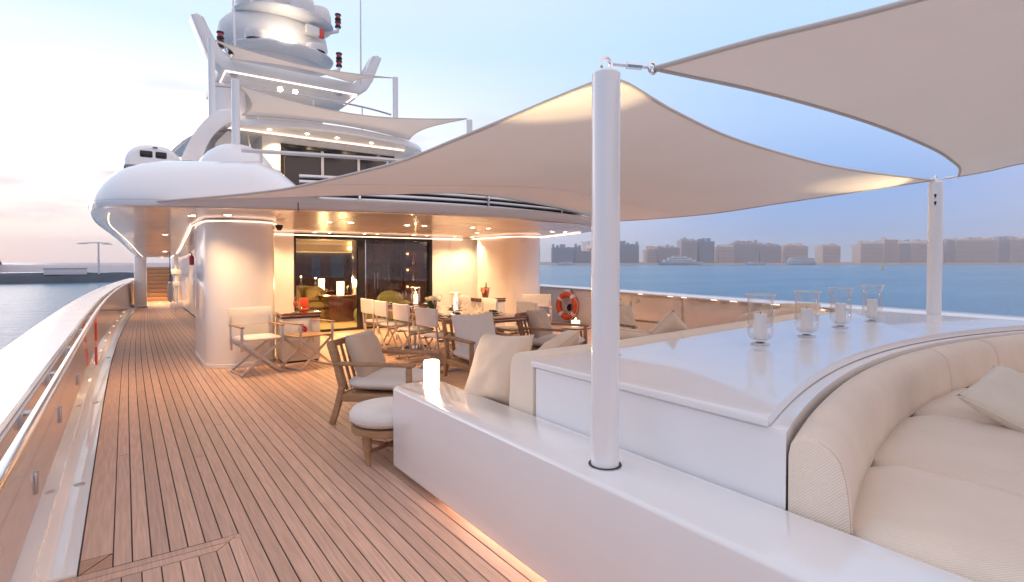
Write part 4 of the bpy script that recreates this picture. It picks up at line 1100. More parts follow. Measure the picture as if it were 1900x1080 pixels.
# uplights under the sail corners
for lab, loc, aim, en, sz in (("small uplight behind the front awning post, lighting the sail corner", (1.80, 1.90, 1.60), (.12, .25, 1), 26.0, 66), ("small uplight behind the rear awning post, lighting the sail corner", (6.98, 2.35, 1.75), (-.35, .35, 1), 16.0, 74)):
    t = thing("uplight", lab, "light", loc)
    bm = nb(); lathe(bm, [(.0, -.05), (.02, -.045), (.025, 0), (.02, .004)], 12); new("housing", bm, "white", t)
    bm = nb(); disc(bm, (0, 0, .003), .018, 12); new("lens", bm, "lamp", t)
    bm = nb(); d_ = Vector((p1.location.x if loc[0] < 3 else p2.location.x, p1.location.y if loc[0] < 3 else p2.location.y, loc[2] - .03)) - Vector(loc); tube(bm, [(0, 0, -.03), d_], .008, 6); new("bracket", bm, "white", t)
    spot("uplight_lamp", (loc[0], loc[1], loc[2] + .02), en, color=(1, .78, .42), aim=aim, size=sz, blend=.5, radius=.015, parent=t)

# ================================================================ SEATING ISLAND
def arcY(X): return 1.52 - .065 * (X - 4.6) ** 2
def fwdY(X): return 2.475 + .095 * max(0.0, X - 2.75)
lw = thing("low_wall", "long low white wall beside the planks with the thick awning post and a lit candle on it", "wall", (1.74, 1.0, 0))
bm = nb(); prism(bm, [(1.535, -1.8), (1.925, -1.8), (1.925, 3.60), (1.88, 3.66)] + [(1.60 + .0 + .062 * math.cos(R(a)) - .0, 3.575 + .062 * math.sin(R(a))) for a in (90, 112, 135, 158, 180)], .045, .615, .022, 4); new("body", bm, "white", lw, w=True, smooth=45)
bm = nb(); prism(bm, [(1.80, -1.8), (1.90, -1.8), (1.90, 3.5), (1.80, 3.5)], -.004, .05); new("plinth", bm, "white_soft", lw, w=True)
for yy in (-.6, .2, 1.0, 1.8, 2.55):
    bm = nb(); box(bm, (1.790, yy - .12, .018), (1.798, yy + .12, .04)); new("light_or_glint", bm, "led_low", lw, w=True)
_al = bpy.data.lights.new("floor_strip_light", "AREA"); _al.shape = "RECTANGLE"; _al.size = 4.7; _al.size_y = .03; _al.energy = 30; _al.color = (1, .70, .52)
_ao = bpy.data.objects.new("floor_strip_light", _al); COL.objects.link(_ao); _ao.parent = lw
_ao.rotation_euler = Matrix(((0, .2425, .9701), (1, 0, 0), (0, .9701, -.2425))).to_euler(); _ao.location = Vector((1.784, .60, .030)) - lw.location
t = thing("low_wall", "low white wall on the far side of the long counter carrying the rear awning post", "wall", (7.3, 1.5, 0))
bm = nb(); prism(bm, [(7.13, -1.6), (7.44, -1.6), (7.5, .5), (7.62, 2.0), (7.62, 3.5), (7.13, 3.5)], .045, .615, .02, 3); new("body", bm, "white", t, w=True)

ct = thing("counter", "long white glossy counter with curved edge carrying four glass candle holders", "counter", (4.5, 2, 0))
def cpoly(off, n=64, x0=1.93, x1=7.12, ao=None):
    a = x0 + off; b = x1 - off
    pts = [(a + (b - a) * k / n, arcY(a + (b - a) * k / n) + (off if ao is None else ao)) for k in range(n + 1)]
    pts += [(b - (b - a) * k / n, fwdY(b - (b - a) * k / n) - off) for k in range(n + 1)]
    return pts
bm = nb(); prism(bm, cpoly(.012, ao=-.062), .0, .886, .010, 2); new("base", bm, "white", ct, w=True, smooth=50)
bm = nb(); prism(bm, cpoly(.035), .880, .896); new("shadow_gap", bm, "grey", ct, w=True)
bm = nb(); prism(bm, cpoly(.0, x0=1.915), .890, .932, .014, 4); new("top", bm, "white", ct, w=True, smooth=50)
bm = nb(); lathe(bm, [(0, .002), (.05, .002), (.062, .004), (.066, 0)], 24, (2.42, 2.33, .932)); gr = new("vent_grille", bm, "steel", ct, w=True)
bm = nb()
for r_ in (.012, .024, .036, .048): lathe(bm, [(r_ - .003, .0045), (r_, .006), (r_ + .003, .0045)], 24, (2.42, 2.33, .932))
new("slot", bm, "dark_rubber", gr)

# ---- aft facing curved sofa
asf = thing("sofa", "curved cream ribbed sofa wrapping the counter at the lower right", "sofa", (3.5, .5, 0))
bprof = [(.070, .60), (.070, .80), (.078, .845), (.10, .872), (.135, .882), (.175, .878), (.215, .86), (.245, .825), (.262, .77), (.272, .70), (.28, .60)]
def arc_sec(x0, x1, n=22, cap0=True, cap1=True, prof=bprof):
    bm = nb(); rows = []
    cx_ = sum(p[0] for p in prof) / len(prof); cz_ = .70
    for k in range(-2, n + 3):
        f = max(0, min(1, k / n)); s = 1.0; xx = x0 + (x1 - x0) * f
        if k < 0: s = (1, .985, .93)[-k]; xx = x0 + (.012, .004, 0)[-k]
        elif k == 0: xx = x0 + .012
        if k > n: s = (1, .985, .93)[k - n]; xx = x1 - (.012, .004, 0)[k - n]
        elif k == n: xx = x1 - .012
        y = arcY(xx); dy = -.13 * (xx - 4.6); l = math.hypot(1, dy); nx, ny = dy / l, -1 / l
        rows.append([(xx + nx * 0 * o, y - (cx_ + (o - cx_) * s) , cz_ + (z - cz_) * (s if z > cz_ else 1)) for o, z in prof])
    vs = gridf(bm, rows); bm.faces.new(vs[0][::-1]); bm.faces.new(vs[-1])
    bmesh.ops.recalc_face_normals(bm, faces=bm.faces[:])
    return bm
for a, b in ((1.938, 4.64), (4.643, 5.54), (5.543, 7.1)):
    new("backrest", arc_sec(a, b), "cream", asf, w=True, smooth=50)
    bm = nb(); tube(bm, [(a + .010, arcY(a) - (.135 + (o - .135) * 1.0), z + .0) for o, z in bprof], .0022, 5); new("piping", bm, "cream", asf, w=True)
def seat_sec(x0, x1, z=.66, seed=0, yb=-.7):
    bm = nb(); rows = []; n = 12; m = 14
    for i in range(n + 1):
        u = i / n; row = []
        for j in range(m + 1):
            v = j / m
            X = x0 + (x1 - x0) * u; yt = arcY(X) - .272
            Y = yt + (yb - yt) * v
            e = min(u, 1 - u) / .10; e2 = min(v, 1 - v) / .10
            k = min(1, max(0, e)) ; k2 = min(1, max(0, e2))
            h = z - .055 * (1 - math.sqrt(max(0, 1 - (1 - k) ** 2))) - .05 * (1 - math.sqrt(max(0, 1 - (1 - k2) ** 2)))
            h += .012 * math.sin(math.pi * u) * math.sin(math.pi * v) + .006 * noise.noise(Vector((X * 4, Y * 4, seed)))
            row.append((X, Y, h))
        rows.append(row)
    gridf(bm, rows)
    edge = [e for e in bm.edges if e.is_boundary]
    r = bmesh.ops.extrude_edge_only(bm, edges=edge)
    for v in [g for g in r["geom"] if isinstance(g, bmesh.types.BMVert)]: v.co.z = .50
    return bm
for k, (a, b) in enumerate(((1.935, 2.70), (2.704, 3.75), (3.754, 4.9), (4.904, 6.0), (6.004, 7.05))):
    new("seat_cushion", seat_sec(a, b, .655, k), "cream", asf, w=True, smooth=60)
bm = nb(); prism(bm, [(1.95, -1.7), (7.0, -1.7), (7.0, 1.0), (1.95, .95)], 0, .52); new("base", bm, "white_soft", asf, w=True)

def pillow(label, loc, nrm, roll, w_, h_, t_, m, seed, cat="pillow", group=None):
    q = Vector(nrm).to_track_quat("Z", "Y").to_matrix().to_4x4()
    o = thing("throw_pillow", label, cat, loc, 0, group)
    bm = nb(); throw_pillow(bm, w_, h_, t_, q @ Matrix.Rotation(R(roll), 4, "Z"), seed); new("cover", bm, m, o, smooth=180)
    bm = nb(); n = 18; pts = []
    for i in range(4 * n):
        sd_, f = divmod(i, n); f = -1 + 2 * f / n
        u, v = ((f, -1), (1, f), (-f, 1), (-1, -f))[sd_]
        x = u * w_ / 2 * (1 - .07 * (1 - v * v) * abs(u) ** 3); y = v * h_ / 2 * (1 - .07 * (1 - u * u) * abs(v) ** 3)
        pts.append((q @ Matrix.Rotation(R(roll), 4, "Z")) @ Vector((x, y, 0)))
    tube(bm, pts, .004, 5, closed=True); new("piping", bm, m, o, smooth=180)
    return o
pillow("cream throw pillow lying on the curved sofa at the right edge", (3.80, .70, .755), (-.26, -.40, .87), 30, .47, .47, .17, "pillow_light", 3)

# ---- forward facing sofa behind the counter
fs = thing("sofa", "cream upholstered sofa backing on to the counter with beige pillows", "sofa", (4.4, 2.9, 0))
fprof = [(.012, .58), (.010, .90), (.03, .935), (.07, .955), (.15, .955), (.205, .94), (.235, .90), (.245, .83), (.262, .58)]
for a, b in ((1.94, 3.45), (3.455, 4.95), (4.955, 6.45)):
    bm = nb(); rows = []
    for k in range(-1, 12):
        f = max(0, min(1, k / 10)); s = .97 if k in (-1, 11) else 1; X = a + (b - a) * f + (.012 if k == 0 else -.012 if k == 10 else 0)
        rows.append([(X, fwdY(X) + .135 + (o - .135) * s, .7 + (z - .7) * (s if z > .7 else 1)) for o, z in fprof])
    vs = gridf(bm, rows); bm.faces.new(vs[0]); bm.faces.new(vs[-1][::-1]); bmesh.ops.recalc_face_normals(bm, faces=bm.faces[:]); new("backrest", bm, "cream", fs, w=True, smooth=50)
for a, b in ((1.95, 3.45), (3.46, 4.95), (4.96, 6.45)):
    bm = nb(); puff(bm, b - a, .72, .17, 7, 10, Matrix.Translation(((a + b) / 2, fwdY((a + b) / 2) + .62, .45)), .01, a); new("seat_cushion", bm, "cream", fs, w=True, smooth=180)
bm = nb(); puff(bm, .34, 1.5, .42, 6, 10, Matrix.Translation((6.72, 3.35, .70)), .01, 3); new("arm", bm, "cream", fs, w=True, smooth=180)
bm = nb(); prism(bm, [(1.945, fwdY(1.9) + .27), (6.9, fwdY(6.9) + .27), (6.9, 4.0), (6.4, 3.7), (1.945, 3.4)], .05, .38); new("base", bm, "white_soft", fs, w=True)
pillow("large beige pillow leaning at the near end of the cream sofa", (2.06, 3.03, .78), (-.86, -.18, .48), 4, .46, .50, .20, "pillow", 1)
pillow("beige pillow lying tilted second along the cream sofa", (2.62, 3.14, .80), (-.35, .55, .78), 30, .48, .48, .17, "pillow", 2)
pillow("beige pillow leaning third along the cream sofa just left of the thick post", (3.20, 3.02, .80), (.1, .75, .6), 12, .46, .46, .16, "pillow", 4)
pillow("beige pillow with one corner up, right of the thick post on the cream sofa", (3.86, 3.05, .82), (.15, .8, .45), 35, .46, .46, .15, "pillow", 5)
pillow("tan pillow at the far end of the cream sofa behind the first glass holder", (6.32, 3.35, .78), (-.5, .4, .65), 2, .46, .46, .16, "pillow", 6)
pillow("tan pillow on the far arm of the cream sofa behind the second glass holder", (6.75, 3.32, .84), (-.6, -.2, .75), 4, .44, .44, .15, "pillow", 7)

# ---- glass candle holders
def hurricane(label, x, y, z0, s=1.0, lit=False, ch=.165, group="glass candle holders on the counter"):
    t = thing("candle_holder", label, "candle holder", (x, y, z0), 0, group)
    out = [(0, .0), (.062, .0), (.064, .005), (.055, .011), (.030, .018), (.030, .024), (.055, .034), (.074, .052), (.082, .080), (.083, .13), (.081, .20), (.080, .27), (.084, .315), (.098, .345)]
    inn_ = [(.0955, .345), (.0815, .315), (.0775, .27), (.0785, .20), (.0805, .13), (.079, .082), (.071, .056), (.052, .038), (0, .036)]
    bm = nb(); lathe(bm, [(r * s, z * s) for r, z in out + inn_], 36); new("glass", bm, "glass", t, smooth=50)
    bm = nb(); tube(bm, [(.097 * s * math.cos(a), .097 * s * math.sin(a), .346 * s) for a in [2 * math.pi * k / 40 for k in range(40)]], .0028 * s, 6, closed=True); new("rim", bm, "rim_glass", t, smooth=180)
    bm = nb(); lathe(bm, [(.03 * s, .0155 * s), (.056 * s, .0105 * s), (.0605 * s, .006 * s), (.059 * s, .0)], 32); new("foot", bm, "rim_glass", t, smooth=180)
    bm = nb(); lathe(bm, [(0, .038 * s), (.040 * s, .039 * s), (.042 * s, .056 * s), (.042 * s, (.045 + ch) * s), (.038 * s, (.05 + ch) * s), (.012 * s, (.045 + ch) * s), (0, (.044 + ch) * s)], 24); new("candle", bm, "glow_wax" if lit else "wax", t)
    bm = nb(); tube(bm, [(0, 0, (.04 + ch) * s), (.002, 0, (.062 + ch) * s)], .0025, 5); new("wick", bm, "black", t)
    if lit:
        bm = nb(); lathe(bm, [(0, 0), (.009, .012), (.007, .03), (0, .055)], 10, (0, 0, (.055 + ch) * s)); new("flame", bm, "flame", t)
    return t
for x, y, lab in ((3.567, 2.02, "glass candle holder with white candle, nearest of the four on the counter"), (4.24, 2.03, "glass candle holder with white candle, second in the row on the counter"),
                  (5.066, 2.14, "glass candle holder with white candle, third in the row on the counter"), (5.83, 2.18, "glass candle holder with white candle, last of the row nearest the rear post")):
    hurricane(lab, x, y, .932, 1.0)

# ---- lit candle lamp on the low wall
t = thing("candle_lamp", "glowing white cylinder candle on the near end of the low white wall", "candle", (1.745, 3.40, .615))
bm = nb(); lathe(bm, [(0, 0), (.052, .0), (.057, .004), (.057, .19), (.05, .196), (.045, .17), (0, .165)], 28); new("wax", bm, "glow_wax", t)
point("candle_light", (1.745, 3.40, .85), 2.0, parent=t, color=(1, .72, .45))

# ---- coffee table with tea light
t = thing("coffee_table", "low square teak coffee table half hidden behind the low white wall", "table", (2.62, 4.12, 0), R(6))
bm = nb(); box(bm, (-.48, -.48, .36), (.48, .48, .40), .008); new("top", bm, "wood", t)
for sx in (-1, 1):
    for sy in (-1, 1):
        bm = nb(); box(bm, (sx * .42 - .03, sy * .42 - .03, 0), (sx * .42 + .03, sy * .42 + .03, .36), .006); new("leg", bm, "wood", t)
def tea(label, loc, s=1.0):
    t = thing("tea_light", label, "candle", loc)
    bm = nb(); box(bm, (-.045 * s, -.045 * s, 0), (.045 * s, .045 * s, .09 * s), .006); new("glass_cube", bm, "glow_wax", t)
    bm = nb(); lathe(bm, [(0, 0), (.008, .012), (.006, .025), (0, .045)], 10, (0, 0, .09 * s)); new("flame", bm, "flame", t)
    point("tea_light_lamp", (loc[0], loc[1], loc[2] + .2), 1.2, parent=t)
tea("small lit tea light on the low coffee table by the big beige pillow", (2.52, 3.98, .40), .8)
for (x, y, lab, lab2) in ((6.3, 5.0, "small round teak side table beyond the sofa near the right armchair", "lit candle cube in front of the starboard bulwark, right of the thick post"), (5.99, 6.55, "small round teak side table beside the director chair", "lit candle cube left of the thick post by the salmon bulwark")):
    t = thing("side_table", lab, "table", (x, y, 0))
    bm = nb(); lathe(bm, [(0, .42), (.24, .42), (.25, .43), (.25, .445), (0, .45)], 24); new("top", bm, "wood", t)
    for k in range(3):
        a = 2.1 * k; bm = nb(); tube(bm, [(.2 * math.cos(a), .2 * math.sin(a), 0), (.1 * math.cos(a), .1 * math.sin(a), .42)], .018, 8); new("leg", bm, "wood", t)
    tea(lab2, (x, y, .45), 1.15)

# ================================================================ TEAK ARMCHAIRS
def armchair(label, loc, rz, pm="greige", seed=0, first=[None]):
    """faces +Y locally"""
    t = thing("armchair", label, "armchair", loc, rz, "teak lounge armchairs with loose pillows")
    W, D = .35, .33
    for s in (-1, 1):
        bm = nb(); pts = [(s * W, -D - .10, 0), (s * W, -D - .035, .20), (s * W, -D, .36), (s * W, -D - .06, .58), (s * W, -D - .12, .755)]
        for a, b in zip(pts, pts[1:]): bar(bm, a, b, .045, .055, .006, up=(0, 1, 0))
        new("rear_leg", bm, "wood", t)
        bm = nb(); bar(bm, (s * W, D, 0), (s * W, D - .01, .55), .045, .05, .008, up=(0, 1, 0)); new("front_leg", bm, "wood", t)
        bm = nb(); bar(bm, (s * (W + .002), -D - .07, .565), (s * (W + .004), D + .05, .572), .062, .035, .012); new("armrest", bm, "wood", t)
        bm = nb(); bar(bm, (s * W, -D, .255), (s * W, D, .265), .03, .075, .005); new("seat_rail", bm, "wood", t)
    bm = nb(); bar(bm, (-W, D, .262), (W, D, .262), .03, .075, .005); new("cross_rail", bm, "wood", t)
    bm = nb(); bar(bm, (-W, -D, .255), (W, -D, .255), .03, .07, .005); new("cross_rail", bm, "wood", t)
    bm = nb(); bar(bm, (-W - .02, -D - .122, .74), (W + .02, -D - .122, .74), .035, .06, .008); new("top_rail", bm, "wood", t)
    for k in range(6):
        x = -W + .1 * (k + 1)
        bm = nb(); bar(bm, (x, -D, .30), (x, -D - .118, .72), .04, .014, .003, up=(0, 1, 0)); new("back_slat", bm, "wood", t)
    bm = nb(); box(bm, (-W + .02, -D + .02, .275), (W - .02, D - .015, .29)); new("seat_base", bm, "wood", t)
    bm = nb(); puff(bm, 2 * W - .05, 2 * D + .04, .165, 6, 9, Matrix.Translation((0, .015, .37)), .015, seed); new("seat_cushion", bm, "cushion", t, smooth=180)
    bm = nb(); throw_pillow(bm, *((.52, .46) if pm == "greige" else (.62, .52)), .19, Matrix.Translation((0, -D + .08, .60)) @ Vector((0, .93, .36)).to_track_quat("Z", "Y").to_matrix().to_4x4(), seed + 11); new("back_pillow", bm, pm, t, smooth=180)
    return t
armchair("teak armchair with greige pillow behind the small ottoman at the end of the low wall", (2.10, 4.95, 0), R(-136))
armchair("teak armchair with pale square cushion facing us before the dining table", (3.62, 5.62, 0), R(176), "chair_canvas", 4)
armchair("teak armchair seen side on with greige pillow left of the thick post", (5.05, 5.95, 0), R(205), "greige", 8)
armchair("teak armchair with grey pillow right of the thick post near the salmon bulwark", (6.35, 5.62, 0), R(178), "greige", 13)
t = thing("ottoman", "round teak ottoman with thick white cushion at the end of the low wall", "ottoman", (1.645, 3.93, 0))
bm = nb(); lathe(bm, [(0, .215), (.25, .215), (.275, .225), (.28, .25), (.275, .275), (0, .28)], 28); new("apron", bm, "wood", t)
bm = nb(); lathe(bm, [(0, .275), (.20, .277), (.262, .29), (.292, .325), (.290, .36), (.262, .395), (.2, .413), (.1, .42), (0, .422)], 32); cu = new("cushion", bm, "cushion", t, smooth=180)
bm = nb(); tube(bm, [(.289 * math.cos(a), .289 * math.sin(a), .322) for a in [2 * math.pi * k / 36 for k in range(36)]], .004, 5, closed=True); new("piping", bm, "cushion", cu, smooth=180)
for a in (30, 120, 205, 300):
    c, s = math.cos(R(a)), math.sin(R(a))
    bm = nb(); tube(bm, [(.215 * c, .215 * s, 0), (.222 * c, .222 * s, .10), (.22 * c, .22 * s, .25)], [.018, .027, .032], 10); new("leg", bm, "wood", t)
bm = nb()
for a, b in ((30, 205), (120, 300)): bar(bm, (.2 * math.cos(R(a)), .2 * math.sin(R(a)), .09), (.2 * math.cos(R(b)), .2 * math.sin(R(b)), .09), .03, .025, .004)
new("stretcher", bm, "wood", t)

# ================================================================ CANVAS CHAIRS
def canvas_chair(label, cat, loc, rz, arms, back=True, seatm="chair_canvas", group=None):
    """faces +Y locally; aluminium frame with crossed legs"""
    t = thing("director_chair" if arms else "dining_chair", label, cat, loc, rz, group)
    W, D = (.26, .22) if arms else (.215, .215)
    zt = .66 if arms else .44
    for y in (-D, D):
        for s in (-1, 1):
            bm = nb(); bar(bm, (-s * W, y + s * .012, .015), (s * W, y + s * .012, .43), .035 if arms else .022, .016 if arms else .022, .003, up=(0, 1, 0)); new("cross_leg", bm, "alu", t)
    for s in (-1, 1):
        bm = nb(); bar(bm, (s * W, -D - .03, .015), (s * W, D + .03, .015), .028, .028, .006); new("foot_bar", bm, "alu", t)
        bm = nb(); bar(bm, (s * W, -D - .02, .432), (s * W, D + .02, .432), .026, .03, .005); new("seat_rail", bm, "alu", t)
        bm = nb(); bar(bm, (s * W, -D, .30), (s * W, -D - .05, .87 if back else .64), .03, .022, .006, up=(0, 1, 0)); new("back_post", bm, "alu", t)
        if arms:
            bm = nb(); bar(bm, (s * W, D, .33), (s * W, D, .635), .035, .022, .006, up=(0, 1, 0)); new("front_post", bm, "alu", t)
            bm = nb(); bar(bm, (s * W, -D - .03, .645), (s * W, D + .04, .645), .05, .02, .006); new("armrest", bm, "wood", t)
    if seatm == "wood":
        bm = nb()
        for k in range(6): box(bm, (-W, -D + k * 2 * D / 6 + .003, .45), (W, -D + (k + 1) * 2 * D / 6 - .003, .468), .003)
        new("seat", bm, "wood", t)
    else:
        bm = nb(); puff(bm, 2 * W + .02, 2 * D + .02, .07, 7, 7, Matrix.Translation((0, .005, .475)), .02, loc[1]); new("seat", bm, "chair_canvas", t, smooth=180)
    if back:
        bm = nb(); rows = []
        for i in range(11):
            u = -1 + 2 * i / 10; x = u * (W + (.022 if arms else .028)); c_ = -.035 * (1 - u * u)
            rows.append([(x, -D - .035 + c_ + yy, z) for yy, z in ((.012, .63), (.012, .74), (.010, .862), (.0, .874), (-.026, .868), (-.022, .74), (-.014, .632), (0, .625))])
        vs = gridf(bm, rows, True); bm.faces.new(vs[0][::-1]); bm.faces.new(vs[-1]); bmesh.ops.recalc_face_normals(bm, faces=bm.faces[:]); new("backrest", bm, "chair_canvas", t, smooth=50)
    return t
canvas_chair("white director chair with teak arms standing before the rounded column", "chair", (1.46, 8.02, 0), R(-172), True)
canvas_chair("folding stool with teak slat seat in front of the emblem cabinet", "stool", (2.13, 8.02, 0), R(-160), True, back=False, seatm="wood")
canvas_chair("white director chair with teak arms by the red lifebuoy", "chair", (6.45, 8.15, 0), R(143), True)
LCH = [(6.74, "white canvas dining chair nearest us in the left row at the table"), (7.60, "white canvas dining chair second from us in the left row"), (8.40, "white canvas dining chair third from us in the left row"), (9.05, "white canvas dining chair at the far end of the left row by the green ottoman")]
c0 = canvas_chair(LCH[0][1], "chair", (3.62, LCH[0][0], 0), R(-82), False, group="white dining chairs round the table")
for k, (y, lab) in enumerate(LCH[1:]): dup(c0, (3.64 + .01 * k, y, 0), R(-87 + (0, -2, -1)[k]), lab)
for k, (y, lab) in enumerate(((6.78, "white canvas dining chair nearest us on the right side of the table"), (7.88, "white canvas dining chair second along the right side of the table"), (8.8, "white canvas dining chair farthest along the right side of the table"))):
    dup(c0, (4.90 + .02 * k, y, 0), R(92 - 3 * k), lab)

# ================================================================ DINING TABLE
tb = thing("dining_table", "long varnished mahogany dining table laid for dinner", "table", (4.16, 7.75, 0))
bm = nb(); prism(bm, rrect(-.58, .58, -1.62, 1.62, .05, 4), .706, .730, .006, 2); new("top", bm, "mahogany", tb)
bm = nb(); prism(bm, rrect(-.56, .56, -1.60, 1.60, .05, 4), .692, .7055); new("brass_band", bm, "copper", tb)
bm = nb(); prism(bm, rrect(-.575, .575, -1.615, 1.615, .05, 4), .664, .6915, .006, 2); new("under_top", bm, "mahogany", tb)
for y in (-1.0, 1.0):
    bm = nb(); tube(bm, [(0, y, .02), (0, y, .664)], .05, 16); lathe(bm, [(0, .0), (.26, .0), (.26, .012), (.06, .03), (0, .03)], 24, (0, y, 0)); new("pedestal", bm, "chrome", tb)
bm = nb(); box(bm, (-.03, -1, .3), (.03, 1, .36), .01); new("stretcher", bm, "chrome", tb)
def place_setting(x, y, rz, lab):
    t = thing("plate", lab, "plate", (x, y, .73), rz, "dark plates laid on the table")
    bm = nb(); lathe(bm, [(0, .004), (.09, .004), (.10, .006), (.145, .018), (.148, .020), (.146, .023), (.10, .012), (0, .009)], 28); new("charger", bm, "plate", t)
    bm = nb(); lathe(bm, [(0, .0125), (.075, .0125), (.11, .026), (.11, .029), (.07, .018), (0, .017)], 28); new("dish", bm, "white", t)
    n = thing("napkin", "folded dark green napkin on the " + lab, "napkin", (x, y, .759), rz, "green napkins folded on the plates")
    bm = nb(); puff(bm, .19, .06, .035, 5, 6, Matrix.Translation((0, 0, .012)), .05, x + y); new("cloth", bm, "napkin", n, smooth=180)
    bm = nb(); tube(bm, [(0, .033 * math.cos(a), .012 + .02 * math.sin(a)) for a in [2 * math.pi * k / 14 for k in range(14)]], .005, 6, closed=True); new("ring", bm, "white", n)
    for s, kind_, lb in ((-1, "fork", "left"), (1, "knife", "right")):
        c = thing(kind_, "polished steel %s beside the %s" % (kind_, lab), kind_, (x + math.cos(rz) * s * .18, y + math.sin(rz) * s * .18, .7305), rz, "cutlery on the table")
        bm = nb(); bar(bm, (0, -.10, .003), (0, .03, .003), .012, .004, .001); new("handle", bm, "chrome", c)
        bm = nb(); bar(bm, (0, .03, .004), (0, .11, .004), .02, .003, .001); new("blade" if kind_ == "knife" else "tines", bm, "chrome", c)
PS = [(3.85, 6.72, -90, "plate at the near left corner of the table"), (4.48, 6.72, 90, "plate at the near right corner of the table"), (3.85, 7.6, -90, "plate before the second left chair"), (3.85, 8.4, -90, "plate before the third left chair"),
      (3.85, 9.05, -90, "plate before the farthest left chair"), (4.49, 7.88, 90, "plate before the second right chair"), (4.49, 8.8, 90, "plate before the farthest right chair")]
for x, y, a, lab in PS: place_setting(x, y, R(a), lab)
gl0 = None
GL = [(4.02, 6.95, 0), (4.10, 7.08, 1), (4.32, 7.02, 0), (4.27, 7.18, 1), (3.99, 7.66, 1), (4.06, 7.8, 0), (4.32, 8.12, 1), (4.28, 8.28, 0), (4.0, 8.46, 1), (4.06, 8.58, 0), (3.97, 9.02, 1), (4.06, 9.12, 0), (4.16, 9.18, 1), (4.32, 9.0, 0), (4.40, 9.12, 1), (4.38, 6.92, 0)]
def wine_glass(x, y, tall):
    s = 1.12 if tall else .92
    t = thing("wine_glass", ("tall clear stemmed wine glass standing on the mahogany table" if tall else "smaller clear stemmed wine glass standing on the mahogany table"), "glass", (x, y, .73), rnd.uniform(0, 3), "clear stemmed glasses on the dining table")
    pr_ = [(0, .0), (.034, .001), (.033, .004), (.006, .010), (.004, .03), (.004, .085), (.012, .095), (.032, .12), (.041, .15), (.040, .175), (.034, .21)]
    pi_ = [(.033, .21), (.039, .175), (.0398, .15), (.031, .122), (.010, .099), (0, .097)]
    bm = nb(); lathe(bm, [(r * s, z * s) for r, z in pr_ + pi_], 18); new("bowl", bm, "glass", t, smooth=60)
    return t
g1, g2 = wine_glass(*GL[0]), wine_glass(*GL[1])
for x, y, k in GL[2:]: dup(g2 if k else g1, (x, y, .73), rnd.uniform(0, 3))
hurricane("tall candle burning in a glass at the near part of the dining table", 4.16, 7.28, .73, .86, True, .21, "lit candles on the dining table")
hurricane("candle burning in a glass at the far end of the dining table", 4.17, 8.72, .73, .95, True, .17, "lit candles on the dining table")
point("table_candle", (4.16, 7.28, 1.08), 3, parent=tb); point("table_candle", (4.17, 8.72, 1.08), 3, parent=tb)
t = thing("flower_vase", "low dark vase of cream roses in the middle of the dining table", "flowers", (4.15, 8.05, .73))
bm = nb(); lathe(bm, [(0, 0), (.06, 0), (.075, .04), (.08, .10), (.07, .13), (.06, .12), (0, .11)], 20); new("vase", bm, "leaf", t)
for k in range(13):
    a = k * 2.4; r_ = .02 + .0072 * k
    c = (r_ * math.cos(a), r_ * math.sin(a), .19 - .5 * r_ + .02 * rnd.random())
    bm = nb()
    for q in range(7):
        b = q * 2.4; rr = .004 * q
        lathe(bm, [(.004, .01), (.015 + rr * .3, .0), (.024 + rr * .2, .018), (.020 + rr * .25, .034)], 7, (c[0] + rr * .5 * math.cos(b), c[1] + rr * .5 * math.sin(b), c[2] - .01 - rr * .25))
    new("rose", bm, "petal", t, smooth=60)
for k in range(16):
    a = k * 2.4 + 1; r_ = .075 + .02 * rnd.random(); bm = nb()
    p = Vector((r_ * math.cos(a), r_ * math.sin(a), .12 + .04 * rnd.random())); d = Vector((math.cos(a), math.sin(a), -.2)) * .055; s_ = Vector((-math.sin(a), math.cos(a), 0)) * .02
    vv = [bm.verts.new(q) for q in (p - d * .4, p + s_ + d * .2, p + d + Vector((0, 0, -.015)), p - s_ + d * .2)]
    bm.faces.new(vv); r = bmesh.ops.extrude_face_region(bm, geom=bm.faces[:]); bmesh.ops.translate(bm, vec=(0, 0, .002), verts=[g for g in r["geom"] if isinstance(g, bmesh.types.BMVert)])
    new("leaf", bm, "leaf", t, smooth=0)

